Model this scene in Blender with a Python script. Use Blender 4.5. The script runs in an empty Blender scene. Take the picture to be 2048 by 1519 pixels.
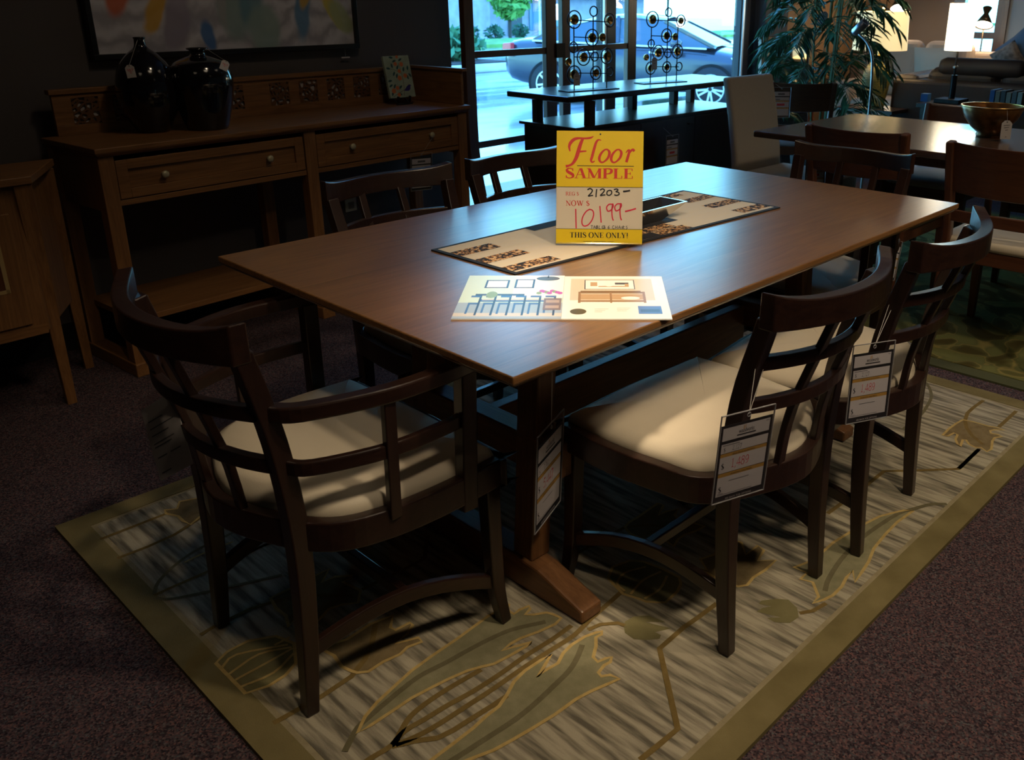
import bpy, bmesh, math, random
from mathutils import Matrix, Vector
random.seed(7)
SC = bpy.context.scene
COL = SC.collection
PI = math.pi

# ---------------------------------------------------------------- camera
cam_d = bpy.data.cameras.new('camera')
cam = bpy.data.objects.new('camera', cam_d)
COL.objects.link(cam)
_R = ((0.6775715565, -0.7354393720, 0.0050710920), (-0.2462379341, -0.2333492048, -0.9406992231), (0.6930105812, 0.6361423416, -0.3392038555))
_C = (-0.8919560, -1.0216434, 1.3398213)
_m = Matrix.Identity(4)
for i in range(3):
    _m[i][0] = _R[0][i]; _m[i][1] = -_R[1][i]; _m[i][2] = -_R[2][i]; _m[i][3] = _C[i]
cam.matrix_world = _m
cam_d.sensor_width = 36.0
cam_d.sensor_fit = 'HORIZONTAL'
cam_d.lens = 1774.0618 / 2048 * 36.0
cam_d.shift_x = (1024 - 1207.32) / 2048
cam_d.shift_y = -(759.5 - 637.8) / 2048
cam_d.clip_start = 0.05
cam_d.clip_end = 400
cam_d.dof.use_dof = True
cam_d.dof.focus_distance = 2.35
cam_d.dof.aperture_fstop = 9.0
SC.camera = cam

# ---------------------------------------------------------------- view, sky and lights
SC.view_settings.view_transform = 'Standard'
SC.view_settings.look = 'None'
SC.view_settings.exposure = 0.0
SC.view_settings.gamma = 1.0
SC.view_settings.use_curve_mapping = False

world = bpy.data.worlds.new('dusk_sky')
SC.world = world
world.use_nodes = True
_nt = world.node_tree
_nt.nodes.clear()
_o = _nt.nodes.new('ShaderNodeOutputWorld')
_b = _nt.nodes.new('ShaderNodeBackground')
_tc = _nt.nodes.new('ShaderNodeTexCoord')
_sp = _nt.nodes.new('ShaderNodeSeparateXYZ')
_rp = _nt.nodes.new('ShaderNodeValToRGB')
_nt.links.new(_tc.outputs['Generated'], _sp.inputs[0])
_nt.links.new(_sp.outputs['Z'], _rp.inputs[0])
_rp.color_ramp.elements[0].position = 0.0
_rp.color_ramp.elements[0].color = (0.30, 0.86, 1.0, 1)
_rp.color_ramp.elements[1].position = 0.6
_rp.color_ramp.elements[1].color = (0.09, 0.36, 0.95, 1)
_nt.links.new(_rp.outputs[0], _b.inputs[0])
_b.inputs[1].default_value = 7.0
_nt.links.new(_b.outputs[0], _o.inputs[0])

WARM = (1.0, 0.80, 0.56)
def spot(name, loc, target, power, size_deg, blend=0.5, color=WARM, radius=0.05):
    d = bpy.data.lights.new(name, 'SPOT')
    d.energy = power; d.color = color; d.spot_size = math.radians(size_deg); d.spot_blend = blend
    d.shadow_soft_size = radius
    o = bpy.data.objects.new(name, d)
    o.location = loc
    v = Vector(target) - Vector(loc)
    o.rotation_euler = v.to_track_quat('-Z', 'Y').to_euler()
    COL.objects.link(o)
    return o
# track lights on the shop ceiling
spot('track_light_table', (0.42, -1.22, 2.80), (0.75, -0.05, 0.40), 95, 74, 0.8, radius=0.09)
spot('track_light_armchair', (-0.45, -1.05, 2.80), (-0.1, 0.4, 0.40), 45, 60, 0.9, radius=0.09)
spot('track_light_catalogue', (0.15, -0.35, 2.80), (0.36, 0.22, 0.75), 230, 22, 0.9, radius=0.09)
spot('track_light_sign', (-0.7, -0.7, 2.75), (0.78, 0.50, 0.90), 110, 22, 0.9, radius=0.09)
spot('track_light_rug', (1.35, -1.5, 2.80), (1.6, -0.35, 0.0), 85, 74, 0.9, radius=0.09)
spot('track_light_sideboard', (0.9, 1.0, 2.80), (0.95, 2.4, 0.8), 12, 90, 0.9, radius=0.1)
spot('track_light_dining', (2.9, -1.0, 2.80), (3.0, 0.2, 0.4), 50, 74, 0.9, radius=0.1)
spot('track_light_lounge', (6.6, 1.0, 2.80), (7.6, 2.4, 0.6), 26, 80, 0.9, (1.0, 0.78, 0.55), radius=0.1)
# wide fill spots added overhead for general ambient light
for i, (x, y, w) in enumerate(((-1.2, 0.6, 6), (0.7, 0.5, 17), (2.6, 0.8, 7), (1.6, -2.2, 14))):
    spot('ambient_fill', (x, y, 2.85), (x, y, 0), w, 150, 1.0, radius=0.3)
RUG_FILLS=[('sage',[(-0.194,0.25),(-0.156,0.265),(-0.097,0.279),(-0.056,0.288),(0.001,0.293),(0.07,0.296),(0.168,0.305),(0.191,0.303),(0.205,0.301),(0.223,0.311),(0.228,0.302),(0.212,0.29),(0.213,0.267),(0.232,0.269),(0.257,0.263),(0.25,0.253),(0.229,0.247),(0.242,0.233),(0.268,0.216),(0.274,0.199),(0.277,0.178),(0.253,0.173),(0.21,0.182),(0.169,0.195),(0.143,0.198),(0.114,0.195),(0.14,0.185),(0.177,0.168),(0.159,0.167),(0.108,0.172),(0.075,0.177),(0.051,0.19),(0.024,0.202),(-0.018,0.212),(-0.056,0.218),(-0.102,0.224),(-0.152,0.223),(-0.199,0.223),(-0.227,0.225)]),('sage',[(-0.198,0.071),(-0.168,0.069),(-0.117,0.07),(-0.068,0.072),(-0.03,0.077),(0.003,0.078),(0.037,0.091),(0.069,0.107),(0.106,0.114),(0.152,0.112),(0.178,0.109),(0.146,0.095),(0.112,0.081),(0.14,0.083),(0.169,0.079),(0.199,0.093),(0.23,0.098),(0.269,0.095),(0.296,0.086),(0.308,0.079),(0.299,0.073),(0.284,0.076),(0.263,0.056),(0.234,0.037),(0.23,0.02),(0.249,0.015),(0.261,0.008),(0.248,0.0),(0.232,0.003),(0.207,-0.003),(0.204,-0.015),(0.219,-0.025),(0.224,-0.047),(0.195,-0.039),(0.158,-0.028),(0.121,-0.021),(0.064,-0.019),(0.015,-0.013),(-0.032,-0.006),(-0.076,0.002),(-0.122,0.019),(-0.164,0.034)]),('sage',[(0.807,-0.109),(0.856,-0.125),(0.923,-0.128),(0.971,-0.127),(1.087,-0.141),(1.171,-0.158),(1.224,-0.182),(1.247,-0.194),(1.263,-0.213),(1.177,-0.206),(1.102,-0.209),(1.019,-0.217),(0.958,-0.234),(0.907,-0.242),(0.857,-0.249),(0.897,-0.222),(0.859,-0.225),(0.82,-0.234),(0.775,-0.235),(0.747,-0.228),(0.716,-0.215),(0.747,-0.213),(0.787,-0.174),(0.777,-0.146),(0.811,-0.144)]),('brown',[(1.919,-0.088),(1.877,-0.083),(1.822,-0.081),(1.761,-0.085),(1.766,-0.1),(1.804,-0.106),(1.799,-0.119),(1.763,-0.127),(1.736,-0.144),(1.725,-0.158),(1.775,-0.146),(1.782,-0.153),(1.758,-0.173),(1.751,-0.195),(1.762,-0.209),(1.748,-0.233),(1.775,-0.237),(1.831,-0.219),(1.86,-0.216),(1.885,-0.23),(1.891,-0.215),(1.884,-0.195),(1.901,-0.186),(1.919,-0.195),(1.939,-0.219),(1.939,-0.191),(1.931,-0.169),(1.93,-0.143),(1.928,-0.116)]),('brown',[(0.655,0.317),(0.679,0.324),(0.72,0.323),(0.764,0.326),(0.807,0.328),(0.811,0.311),(0.785,0.298),(0.76,0.289),(0.792,0.284),(0.824,0.268),(0.791,0.256),(0.783,0.241),(0.808,0.215),(0.796,0.194),(0.804,0.163),(0.77,0.167),(0.733,0.178),(0.709,0.178),(0.675,0.167),(0.678,0.19),(0.678,0.206),(0.656,0.203),(0.638,0.171),(0.631,0.194),(0.641,0.229),(0.644,0.258),(0.641,0.283),(0.646,0.299)]),('olive',[(0.57,0.182),(0.549,0.209),(0.501,0.222),(0.462,0.202),(0.452,0.178),(0.439,0.132),(0.45,0.095),(0.454,0.074),(0.483,0.039),(0.536,0.044),(0.564,0.057),(0.581,0.075),(0.579,0.13)]),('brown',[(0.635,0.079),(0.651,0.044),(0.676,0.082),(0.716,0.068),(0.773,0.085),(0.803,0.073),(0.808,0.048),(0.771,0.009),(0.826,0.009),(0.819,-0.014),(0.77,-0.028),(0.804,-0.06),(0.751,-0.063),(0.704,-0.058),(0.669,-0.064),(0.649,-0.051),(0.641,-0.008),(0.641,0.037)]),('brown',[(-0.139,0.728),(-0.115,0.728),(-0.078,0.727),(-0.038,0.729),(0.016,0.729),(-0.025,0.693),(0.009,0.691),(0.04,0.663),(0.03,0.656),(0.011,0.66),(0.021,0.599),(-0.008,0.563),(-0.036,0.584),(-0.067,0.593),(-0.092,0.58),(-0.118,0.568),(-0.14,0.616),(-0.161,0.604),(-0.146,0.643),(-0.148,0.685)]),('brown',[(-0.161,0.478),(-0.123,0.483),(-0.096,0.472),(-0.03,0.478),(0.021,0.466),(-0.007,0.435),(-0.004,0.42),(0.033,0.417),(0.032,0.405),(0.007,0.39),(-0.03,0.383),(0.016,0.362),(0.013,0.345),(-0.019,0.354),(-0.043,0.347),(-0.081,0.354),(-0.119,0.352),(-0.137,0.366),(-0.143,0.381),(-0.149,0.406),(-0.142,0.447),(-0.148,0.476)]),('olive',[(-0.325,0.61),(-0.293,0.626),(-0.246,0.626),(-0.196,0.596),(-0.181,0.545),(-0.209,0.486),(-0.243,0.469),(-0.282,0.466),(-0.324,0.481)]),('brown',[(-0.148,1.297),(-0.122,1.279),(-0.101,1.312),(-0.053,1.289),(-0.059,1.239),(-0.083,1.201),(-0.131,1.174),(-0.137,1.206),(-0.136,1.24),(-0.153,1.276)])]
RUG_BUDS=[[(0.367,0.064),(0.395,0.061),(0.421,0.038),(0.429,-0.005),(0.397,0.031),(0.422,-0.028),(0.387,-0.009),(0.388,-0.025),(0.376,-0.03),(0.353,-0.011),(0.337,0.011),(0.339,0.039),(0.351,0.052)],[(0.628,-0.124),(0.642,-0.121),(0.672,-0.143),(0.689,-0.166),(0.677,-0.197),(0.651,-0.217),(0.619,-0.213),(0.598,-0.186),(0.599,-0.165),(0.622,-0.187),(0.601,-0.135),(0.622,-0.138),(0.641,-0.15)]]
RUG_LINES=[('mid',0.016,[(-0.268,0.204),(-0.247,0.219),(-0.218,0.237),(-0.192,0.243),(-0.131,0.254),(-0.057,0.263),(0.008,0.255),(0.077,0.249),(0.133,0.241),(0.179,0.229),(0.244,0.195)]),('mid',0.016,[(-0.175,0.044),(-0.128,0.039),(-0.066,0.034),(-0.0,0.029),(0.057,0.031),(0.122,0.039),(0.169,0.046),(0.207,0.06),(0.246,0.081)]),('stem',0.016,[(-0.274,0.154),(-0.244,0.155),(-0.198,0.152),(-0.17,0.166),(-0.142,0.182),(-0.111,0.19),(-0.062,0.192),(-0.008,0.189),(0.046,0.184)]),('stem',0.016,[(-0.198,0.152),(-0.162,0.163),(-0.117,0.159),(-0.069,0.156),(-0.006,0.148),(0.066,0.145),(0.144,0.146),(0.213,0.142),(0.275,0.143)]),('stem',0.016,[(-0.194,0.148),(-0.156,0.136),(-0.107,0.129),(-0.041,0.126),(0.028,0.123),(0.103,0.123),(0.18,0.12),(0.256,0.116),(0.321,0.127),(0.394,0.135),(0.45,0.142)]),('stem',0.016,[(-0.2,0.149),(-0.162,0.128),(-0.13,0.103),(-0.096,0.096),(-0.05,0.093),(-0.002,0.089),(0.034,0.088)]),('stem',0.014,[(0.29,0.106),(0.322,0.098),(0.353,0.072),(0.357,0.055)]),('stem',0.016,[(0.563,-0.051),(0.495,-0.049),(0.443,-0.046),(0.352,-0.05),(0.285,-0.125),(0.201,-0.219),(0.143,-0.217),(0.094,-0.214)]),('stem',0.014,[(0.664,-0.211),(0.692,-0.229),(0.738,-0.238)]),('mid',0.016,[(1.36,-0.267),(1.332,-0.237),(1.276,-0.211),(1.214,-0.188),(1.089,-0.174),(1.012,-0.172),(0.914,-0.179),(0.824,-0.196),(0.777,-0.213)]),('stem',0.016,[(1.747,-0.208),(1.579,-0.211),(1.483,-0.122),(1.412,-0.053),(1.273,-0.053),(1.086,-0.046)]),('stem',0.016,[(2.125,-0.08),(2.045,-0.077),(1.982,-0.079),(1.921,-0.095),(1.867,-0.122),(1.824,-0.158),(1.788,-0.205)]),('stem',0.016,[(2.114,-0.196),(1.947,-0.197)]),('stem',0.016,[(1.748,-0.208),(1.581,-0.211)]),('mid',0.014,[(2.136,0.137),(2.09,0.101),(2.027,0.068),(1.956,0.049),(1.851,0.031),(1.713,0.028)]),('stem',0.014,[(0.478,0.327),(0.573,0.323),(0.656,0.316),(0.694,0.287),(0.767,0.197)]),('gold',0.008,[(0.558,0.162),(0.503,0.184),(0.459,0.169),(0.45,0.137)]),('gold',0.008,[(0.569,0.122),(0.511,0.132),(0.451,0.119)]),('gold',0.008,[(0.565,0.1),(0.511,0.08),(0.46,0.084)]),('stem',0.016,[(-0.02,0.473),(-0.062,0.424),(-0.104,0.389),(-0.151,0.366),(-0.222,0.361),(-0.325,0.366)]),('gold',0.008,[(-0.323,0.587),(-0.283,0.603),(-0.192,0.551)]),('gold',0.008,[(-0.321,0.558),(-0.25,0.569),(-0.191,0.538)]),('gold',0.008,[(-0.32,0.532),(-0.247,0.532),(-0.191,0.533)]),('gold',0.008,[(-0.322,0.505),(-0.256,0.494),(-0.197,0.517)]),('stem',0.014,[(-0.308,0.722),(-0.279,0.726),(-0.245,0.727),(-0.185,0.725),(-0.115,0.702),(-0.07,0.671),(-0.002,0.595)]),('stem',0.014,[(-0.321,1.277),(-0.153,1.276)]),('stem',0.014,[(-0.323,1.157),(-0.25,1.153),(-0.18,1.158),(-0.09,1.191)]),('mid',0.012,[(-0.319,0.942),(-0.296,0.979),(-0.254,1.012),(-0.196,1.04),(-0.141,1.051),(-0.037,1.056)]),('stem',0.012,[(-0.321,0.938),(-0.278,0.939),(-0.19,0.937),(-0.095,0.939),(0.007,0.942)]),('stem',0.012,[(-0.131,0.963),(-0.074,0.98),(-0.001,0.992)]),('stem',0.012,[(-0.142,0.929),(-0.061,0.942),(0.004,0.937)]),('mid',0.012,[(-0.321,0.924),(-0.297,0.895),(-0.221,0.857),(-0.075,0.792)]),('gold',0.008,[(-0.216,1.016),(-0.155,1.02),(-0.091,1.014)]),('stem',0.014,[(0.026,0.599),(0.069,0.598),(0.122,0.593),(0.204,0.593),(0.27,0.669)]),('gold',0.008,[(-0.213,0.571),(-0.177,0.57)])]

# ---------------------------------------------------------------- helpers
def T(o, label=None, cat=None, group=None, kind=None):
    if label: o['label'] = label
    if cat: o['category'] = cat
    if group: o['group'] = group
    if kind: o['kind'] = kind
    return o
def thing(name, label, cat, loc=(0, 0, 0), rz=0.0, group=None):
    o = bpy.data.objects.new(name, None)
    o.empty_display_size = 0.1
    o.location = loc; o.rotation_euler = (0, 0, rz)
    COL.objects.link(o)
    return T(o, label, cat, group)
def frame(o, origin, right, up):
    r = Vector(right).normalized(); u = Vector(up); u = (u - r * u.dot(r)).normalized(); n = r.cross(u)
    m = Matrix.Identity(4)
    for i in range(3):
        m[i][0] = r[i]; m[i][1] = u[i]; m[i][2] = n[i]; m[i][3] = origin[i]
    o.matrix_world = m
    return o
def copy_tree(o, parent=None):
    c = o.copy(); COL.objects.link(c)
    if parent is not None:
        c.parent = parent
    for ch in list(o.children):
        copy_tree(ch, c)
    return c
def catmull(pts, n=6, closed=False):
    P = [Vector(p) for p in pts]; out = []
    L = len(P)
    rng = range(L if closed else L - 1)
    for i in rng:
        if closed:
            a, b, c, d = P[i - 1], P[i], P[(i + 1) % L], P[(i + 2) % L]
        else:
            a = P[i - 1] if i > 0 else P[i] * 2 - P[i + 1]; b = P[i]; c = P[i + 1]
            d = P[i + 2] if i + 2 < L else P[i + 1] * 2 - P[i]
        for k in range(n):
            t = k / n
            out.append(0.5 * ((2 * b) + (c - a) * t + (2 * a - 5 * b + 4 * c - d) * t * t + (3 * b - 3 * c + d - a) * t ** 3))
    if not closed:
        out.append(P[-1])
    return out
class MB:
    def __init__(s):
        s.v = []; s.f = []; s.m = []; s.M = None
    def add(s, verts, faces, mi=0):
        n = len(s.v)
        for p in verts:
            p = Vector(p)
            s.v.append(s.M @ p if s.M is not None else p)
        for f in faces:
            s.f.append([i + n for i in f]); s.m.append(mi)
        return s
    def hexa(s, p, mi=0):
        return s.add(p, [(3, 2, 1, 0), (4, 5, 6, 7), (0, 1, 5, 4), (1, 2, 6, 5), (2, 3, 7, 6), (3, 0, 4, 7)], mi)
    def box(s, x0, x1, y0, y1, z0, z1, mi=0):
        return s.hexa([(x0, y0, z0), (x1, y0, z0), (x1, y1, z0), (x0, y1, z0), (x0, y0, z1), (x1, y0, z1), (x1, y1, z1), (x0, y1, z1)], mi)
    def sweep(s, path, w, h, mi=0, up=(0, 0, 1), closed=False, side=None):
        P = [Vector(p) for p in path]; U = Vector(up); n = len(P)
        W = w if isinstance(w, (list, tuple)) else [w] * n
        H = h if isinstance(h, (list, tuple)) else [h] * n
        vs = []
        for i in range(n):
            if closed:
                t = (P[(i + 1) % n] - P[i - 1]).normalized()
            else:
                t = (P[min(i + 1, n - 1)] - P[max(i - 1, 0)]).normalized()
            sd = Vector(side) if side is not None else t.cross(U).normalized()
            uv = sd.cross(t).normalized() if side is None else t.cross(sd).normalized() * -1
            k = 1.0
            if 0 < i < n - 1 or closed:
                a = (P[i] - P[i - 1]).normalized(); b = (P[(i + 1) % n] - P[i]).normalized()
                k = 1.0 / max(0.5, math.sqrt(max(0.0, (1 + a.dot(b)) / 2)))
            a, b = sd * (W[i] / 2 * k), uv * (H[i] / 2)
            vs += [P[i] - a - b, P[i] + a - b, P[i] + a + b, P[i] - a + b]
        fs = []
        for i in range(n if closed else n - 1):
            j = (i + 1) % n
            for q in range(4):
                r = (q + 1) % 4
                fs.append((i * 4 + q, i * 4 + r, j * 4 + r, j * 4 + q))
        if not closed:
            fs += [(3, 2, 1, 0), (n * 4 - 4, n * 4 - 3, n * 4 - 2, n * 4 - 1)]
        return s.add(vs, fs, mi)
    def bar(s, a, b, w, h, mi=0, up=(0, 0, 1), w2=None, h2=None, side=None):
        return s.sweep([a, b], [w, w2 if w2 is not None else w], [h, h2 if h2 is not None else h], mi, up, side=side)
    def tube(s, path, r, n=8, mi=0, closed=False):
        P = [Vector(p) for p in path]; L = len(P); vs = []; fs = []
        R = r if isinstance(r, (list, tuple)) else [r] * L
        ref = None
        for i in range(L):
            if closed:
                t = (P[(i + 1) % L] - P[i - 1]).normalized()
            else:
                t = (P[min(i + 1, L - 1)] - P[max(i - 1, 0)]).normalized()
            if ref is None:
                ref = Vector((0, 0, 1)) if abs(t.z) < 0.9 else Vector((1, 0, 0))
            a = t.cross(ref).normalized(); b = a.cross(t).normalized(); ref = b
            for k in range(n):
                q = 2 * PI * k / n
                vs.append(P[i] + a * (R[i] * math.cos(q)) + b * (R[i] * math.sin(q)))
        for i in range(L if closed else L - 1):
            j = (i + 1) % L
            for k in range(n):
                l = (k + 1) % n
                fs.append((i * n + k, i * n + l, j * n + l, j * n + k))
        if not closed:
            fs += [tuple(range(n - 1, -1, -1)), tuple((L - 1) * n + k for k in range(n))]
        return s.add(vs, fs, mi)
    def lathe(s, prof, n=32, mi=0, c=(0, 0, 0), cap=True):
        vs = []; fs = []; L = len(prof)
        for r, z in prof:
            for k in range(n):
                q = 2 * PI * k / n
                vs.append((c[0] + r * math.cos(q), c[1] + r * math.sin(q), c[2] + z))
        for i in range(L - 1):
            for k in range(n):
                l = (k + 1) % n
                fs.append((i * n + k, i * n + l, i * n + n + l, i * n + n + k))
        if cap:
            fs += [tuple(range(n - 1, -1, -1)), tuple((L - 1) * n + k for k in range(n))]
        return s.add(vs, fs, mi)
    def prism(s, poly, z0, z1, mi=0):
        n = len(poly)
        vs = [(p[0], p[1], z0) for p in poly] + [(p[0], p[1], z1) for p in poly]
        fs = [tuple(range(n - 1, -1, -1)), tuple(range(n, 2 * n))]
        fs += [(i, (i + 1) % n, n + (i + 1) % n, n + i) for i in range(n)]
        return s.add(vs, fs, mi)
    def flat(s, poly, z=0.0, mi=0):
        return s.add([(p[0], p[1], z) for p in poly], [tuple(range(len(poly)))], mi)
    def rect(s, x0, x1, y0, y1, z=0.0, mi=0):
        return s.flat([(x0, y0), (x1, y0), (x1, y1), (x0, y1)], z, mi)
    def disc(s, cx, cy, rx, ry, z=0.0, mi=0, n=24, rot=0.0):
        c, q = math.cos(rot), math.sin(rot)
        pts = []
        for k in range(n):
            a = 2 * PI * k / n
            x, y = rx * math.cos(a), ry * math.sin(a)
            pts.append((cx + x * c - y * q, cy + x * q + y * c))
        return s.flat(pts, z, mi)
    def ribbon(s, path, w, z=0.0, mi=0, closed=False):
        P = [Vector((p[0], p[1], 0)) for p in path]; n = len(P)
        W = w if isinstance(w, (list, tuple)) else [w] * n
        vs = []
        for i in range(n):
            if closed:
                t = (P[(i + 1) % n] - P[i - 1])
            else:
                t = P[min(i + 1, n - 1)] - P[max(i - 1, 0)]
            if t.length < 1e-9:
                t = Vector((1, 0, 0))
            t.normalize()
            d = Vector((-t.y, t.x, 0)) * (W[i] / 2)
            vs += [(P[i].x + d.x, P[i].y + d.y, z), (P[i].x - d.x, P[i].y - d.y, z)]
        fs = [(2 * i, 2 * i + 1, 2 * ((i + 1) % n) + 1, 2 * ((i + 1) % n)) for i in range(n if closed else n - 1)]
        return s.add(vs, fs, mi)
    def text(s, body, x, y, size, z=0.0, mi=0, sx=1.0, align='LEFT', shear=0.0):
        vs, fs = text_geo(body)
        if not vs:
            return s
        w = max(v[0] for v in vs)
        off = 0.0 if align == 'LEFT' else (-w * size * sx / 2 if align == 'CENTER' else -w * size * sx)
        return s.add([(x + off + (v[0] * sx + v[1] * shear) * size, y + v[1] * size, z) for v in vs], fs, mi)
    def build(s, name, mats, parent=None, bevel=0.0, smooth=False, sub=0, seg=2, recalc=True, crease=None):
        me = bpy.data.meshes.new(name)
        me.from_pydata([tuple(v) for v in s.v], [], s.f)
        mats = mats if isinstance(mats, (list, tuple)) else [mats]
        for m in mats:
            me.materials.append(m)
        if len(mats) > 1:
            me.polygons.foreach_set('material_index', s.m)
        me.update()
        if recalc:
            bm = bmesh.new(); bm.from_mesh(me)
            bmesh.ops.recalc_face_normals(bm, faces=bm.faces)
            bm.to_mesh(me); bm.free()
        if smooth:
            me.polygons.foreach_set('use_smooth', [True] * len(me.polygons))
        o = bpy.data.objects.new(name, me)
        COL.objects.link(o)
        if parent is not None:
            o.parent = parent
        if sub:
            md = o.modifiers.new('sub', 'SUBSURF'); md.levels = sub; md.render_levels = sub
        if bevel:
            md = o.modifiers.new('bevel', 'BEVEL'); md.width = bevel; md.segments = seg
            md.limit_method = 'ANGLE'; md.angle_limit = math.radians(40)
        return o
_tg = {}
def text_geo(body):
    if body in _tg:
        return _tg[body]
    cu = bpy.data.curves.new('t', 'FONT')
    cu.body = body; cu.size = 1.0; cu.resolution_u = 3
    ob = bpy.data.objects.new('t', cu)
    COL.objects.link(ob)
    dg = bpy.context.evaluated_depsgraph_get()
    dg.update()
    me = bpy.data.meshes.new_from_object(ob.evaluated_get(dg))
    r = ([tuple(v.co) for v in me.vertices], [tuple(p.vertices) for p in me.polygons])
    bpy.data.objects.remove(ob); bpy.data.curves.remove(cu); bpy.data.meshes.remove(me)
    _tg[body] = r
    return r

# ---------------------------------------------------------------- materials
_mats = {}
def nodes(name):
    m = bpy.data.materials.new(name); m.use_nodes = True
    nt = m.node_tree
    return m, nt, nt.nodes['Principled BSDF']
def mat(name, col, rough=0.5, metal=0.0, spec=0.5, coat=0.0, bump=0.0, bscale=200.0, var=0.0, vscale=8.0, sheen=0.0):
    if name in _mats:
        return _mats[name]
    m, nt, p = nodes(name)
    p.inputs['Base Color'].default_value = (*col, 1)
    p.inputs['Roughness'].default_value = rough
    p.inputs['Metallic'].default_value = metal
    p.inputs['Specular IOR Level'].default_value = spec
    p.inputs['Coat Weight'].default_value = coat
    p.inputs['Coat Roughness'].default_value = 0.12
    p.inputs['Sheen Weight'].default_value = sheen
    tc = nt.nodes.new('ShaderNodeTexCoord')
    if var:
        n = nt.nodes.new('ShaderNodeTexNoise'); n.inputs['Scale'].default_value = vscale; n.inputs['Detail'].default_value = 5
        nt.links.new(tc.outputs['Object'], n.inputs['Vector'])
        r = nt.nodes.new('ShaderNodeValToRGB')
        r.color_ramp.elements[0].position = 0.3; r.color_ramp.elements[1].position = 0.7
        r.color_ramp.elements[0].color = (*[c * (1 - var) for c in col], 1)
        r.color_ramp.elements[1].color = (*[min(1, c * (1 + var)) for c in col], 1)
        nt.links.new(n.outputs['Fac'], r.inputs[0]); nt.links.new(r.outputs[0], p.inputs['Base Color'])
    if bump:
        n = nt.nodes.new('ShaderNodeTexNoise'); n.inputs['Scale'].default_value = bscale; n.inputs['Detail'].default_value = 2
        nt.links.new(tc.outputs['Object'], n.inputs['Vector'])
        b = nt.nodes.new('ShaderNodeBump'); b.inputs['Strength'].default_value = bump; b.inputs['Distance'].default_value = 0.002
        nt.links.new(n.outputs['Fac'], b.inputs['Height']); nt.links.new(b.outputs[0], p.inputs['Normal'])
    _mats[name] = m
    return m
def wood(name, c1, c2, axis='x', rough=0.4, coat=0.0, scale=1.0, seams=None, spec=0.5):
    if name in _mats:
        return _mats[name]
    m, nt, p = nodes(name)
    L = nt.links
    tc = nt.nodes.new('ShaderNodeTexCoord')
    mp = nt.nodes.new('ShaderNodeMapping')
    s = {'x': (1.2, 14, 14), 'y': (14, 1.2, 14), 'z': (14, 14, 1.2)}[axis]
    mp.inputs['Scale'].default_value = [q * scale for q in s]
    L.new(tc.outputs['Object'], mp.inputs[0])
    n = nt.nodes.new('ShaderNodeTexNoise'); n.inputs['Scale'].default_value = 2.2; n.inputs['Detail'].default_value = 6
    n.inputs['Distortion'].default_value = 1.6; n.inputs['Roughness'].default_value = 0.62
    L.new(mp.outputs[0], n.inputs['Vector'])
    mp2 = nt.nodes.new('ShaderNodeMapping')
    s2 = {'x': (6, 260, 260), 'y': (260, 6, 260), 'z': (260, 260, 6)}[axis]
    mp2.inputs['Scale'].default_value = s2
    L.new(tc.outputs['Object'], mp2.inputs[0])
    n2 = nt.nodes.new('ShaderNodeTexNoise'); n2.inputs['Scale'].default_value = 1.0; n2.inputs['Detail'].default_value = 3
    L.new(mp2.outputs[0], n2.inputs['Vector'])
    mx = nt.nodes.new('ShaderNodeMath'); mx.operation = 'MULTIPLY_ADD'
    L.new(n2.outputs['Fac'], mx.inputs[0]); mx.inputs[1].default_value = 0.45; L.new(n.outputs['Fac'], mx.inputs[2])
    r = nt.nodes.new('ShaderNodeValToRGB')
    r.color_ramp.elements[0].position = 0.50; r.color_ramp.elements[1].position = 0.95
    r.color_ramp.elements[0].color = (*c1, 1); r.color_ramp.elements[1].color = (*c2, 1)
    L.new(mx.outputs[0], r.inputs[0])
    out = r.outputs[0]
    if seams:      # narrow dark joints between the boards: list of (axis index, position)
        sp = nt.nodes.new('ShaderNodeSeparateXYZ'); L.new(tc.outputs['Object'], sp.inputs[0])
        for ax, pos in seams:
            c = nt.nodes.new('ShaderNodeMath'); c.operation = 'COMPARE'
            L.new(sp.outputs[ax], c.inputs[0]); c.inputs[1].default_value = pos; c.inputs[2].default_value = 0.0012
            mi = nt.nodes.new('ShaderNodeMix'); mi.data_type = 'RGBA'
            L.new(c.outputs[0], mi.inputs['Factor']); L.new(out, mi.inputs['A'])
            mi.inputs['B'].default_value = (*[q * 0.45 for q in c1], 1)
            out = mi.outputs['Result']
    L.new(out, p.inputs['Base Color'])
    p.inputs['Roughness'].default_value = rough
    p.inputs['Coat Weight'].default_value = coat
    p.inputs['Coat Roughness'].default_value = 0.25
    p.inputs['Specular IOR Level'].default_value = spec
    b = nt.nodes.new('ShaderNodeBump'); b.inputs['Strength'].default_value = 0.12; b.inputs['Distance'].default_value = 0.001
    L.new(n2.outputs['Fac'], b.inputs['Height']); L.new(b.outputs[0], p.inputs['Normal'])
    _mats[name] = m
    return m
def glow(name, col, power):
    if name in _mats:
        return _mats[name]
    m, nt, p = nodes(name)
    p.inputs['Base Color'].default_value = (*col, 1)
    p.inputs['Emission Color'].default_value = (*col, 1)
    p.inputs['Emission Strength'].default_value = power
    _mats[name] = m
    return m
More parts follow.
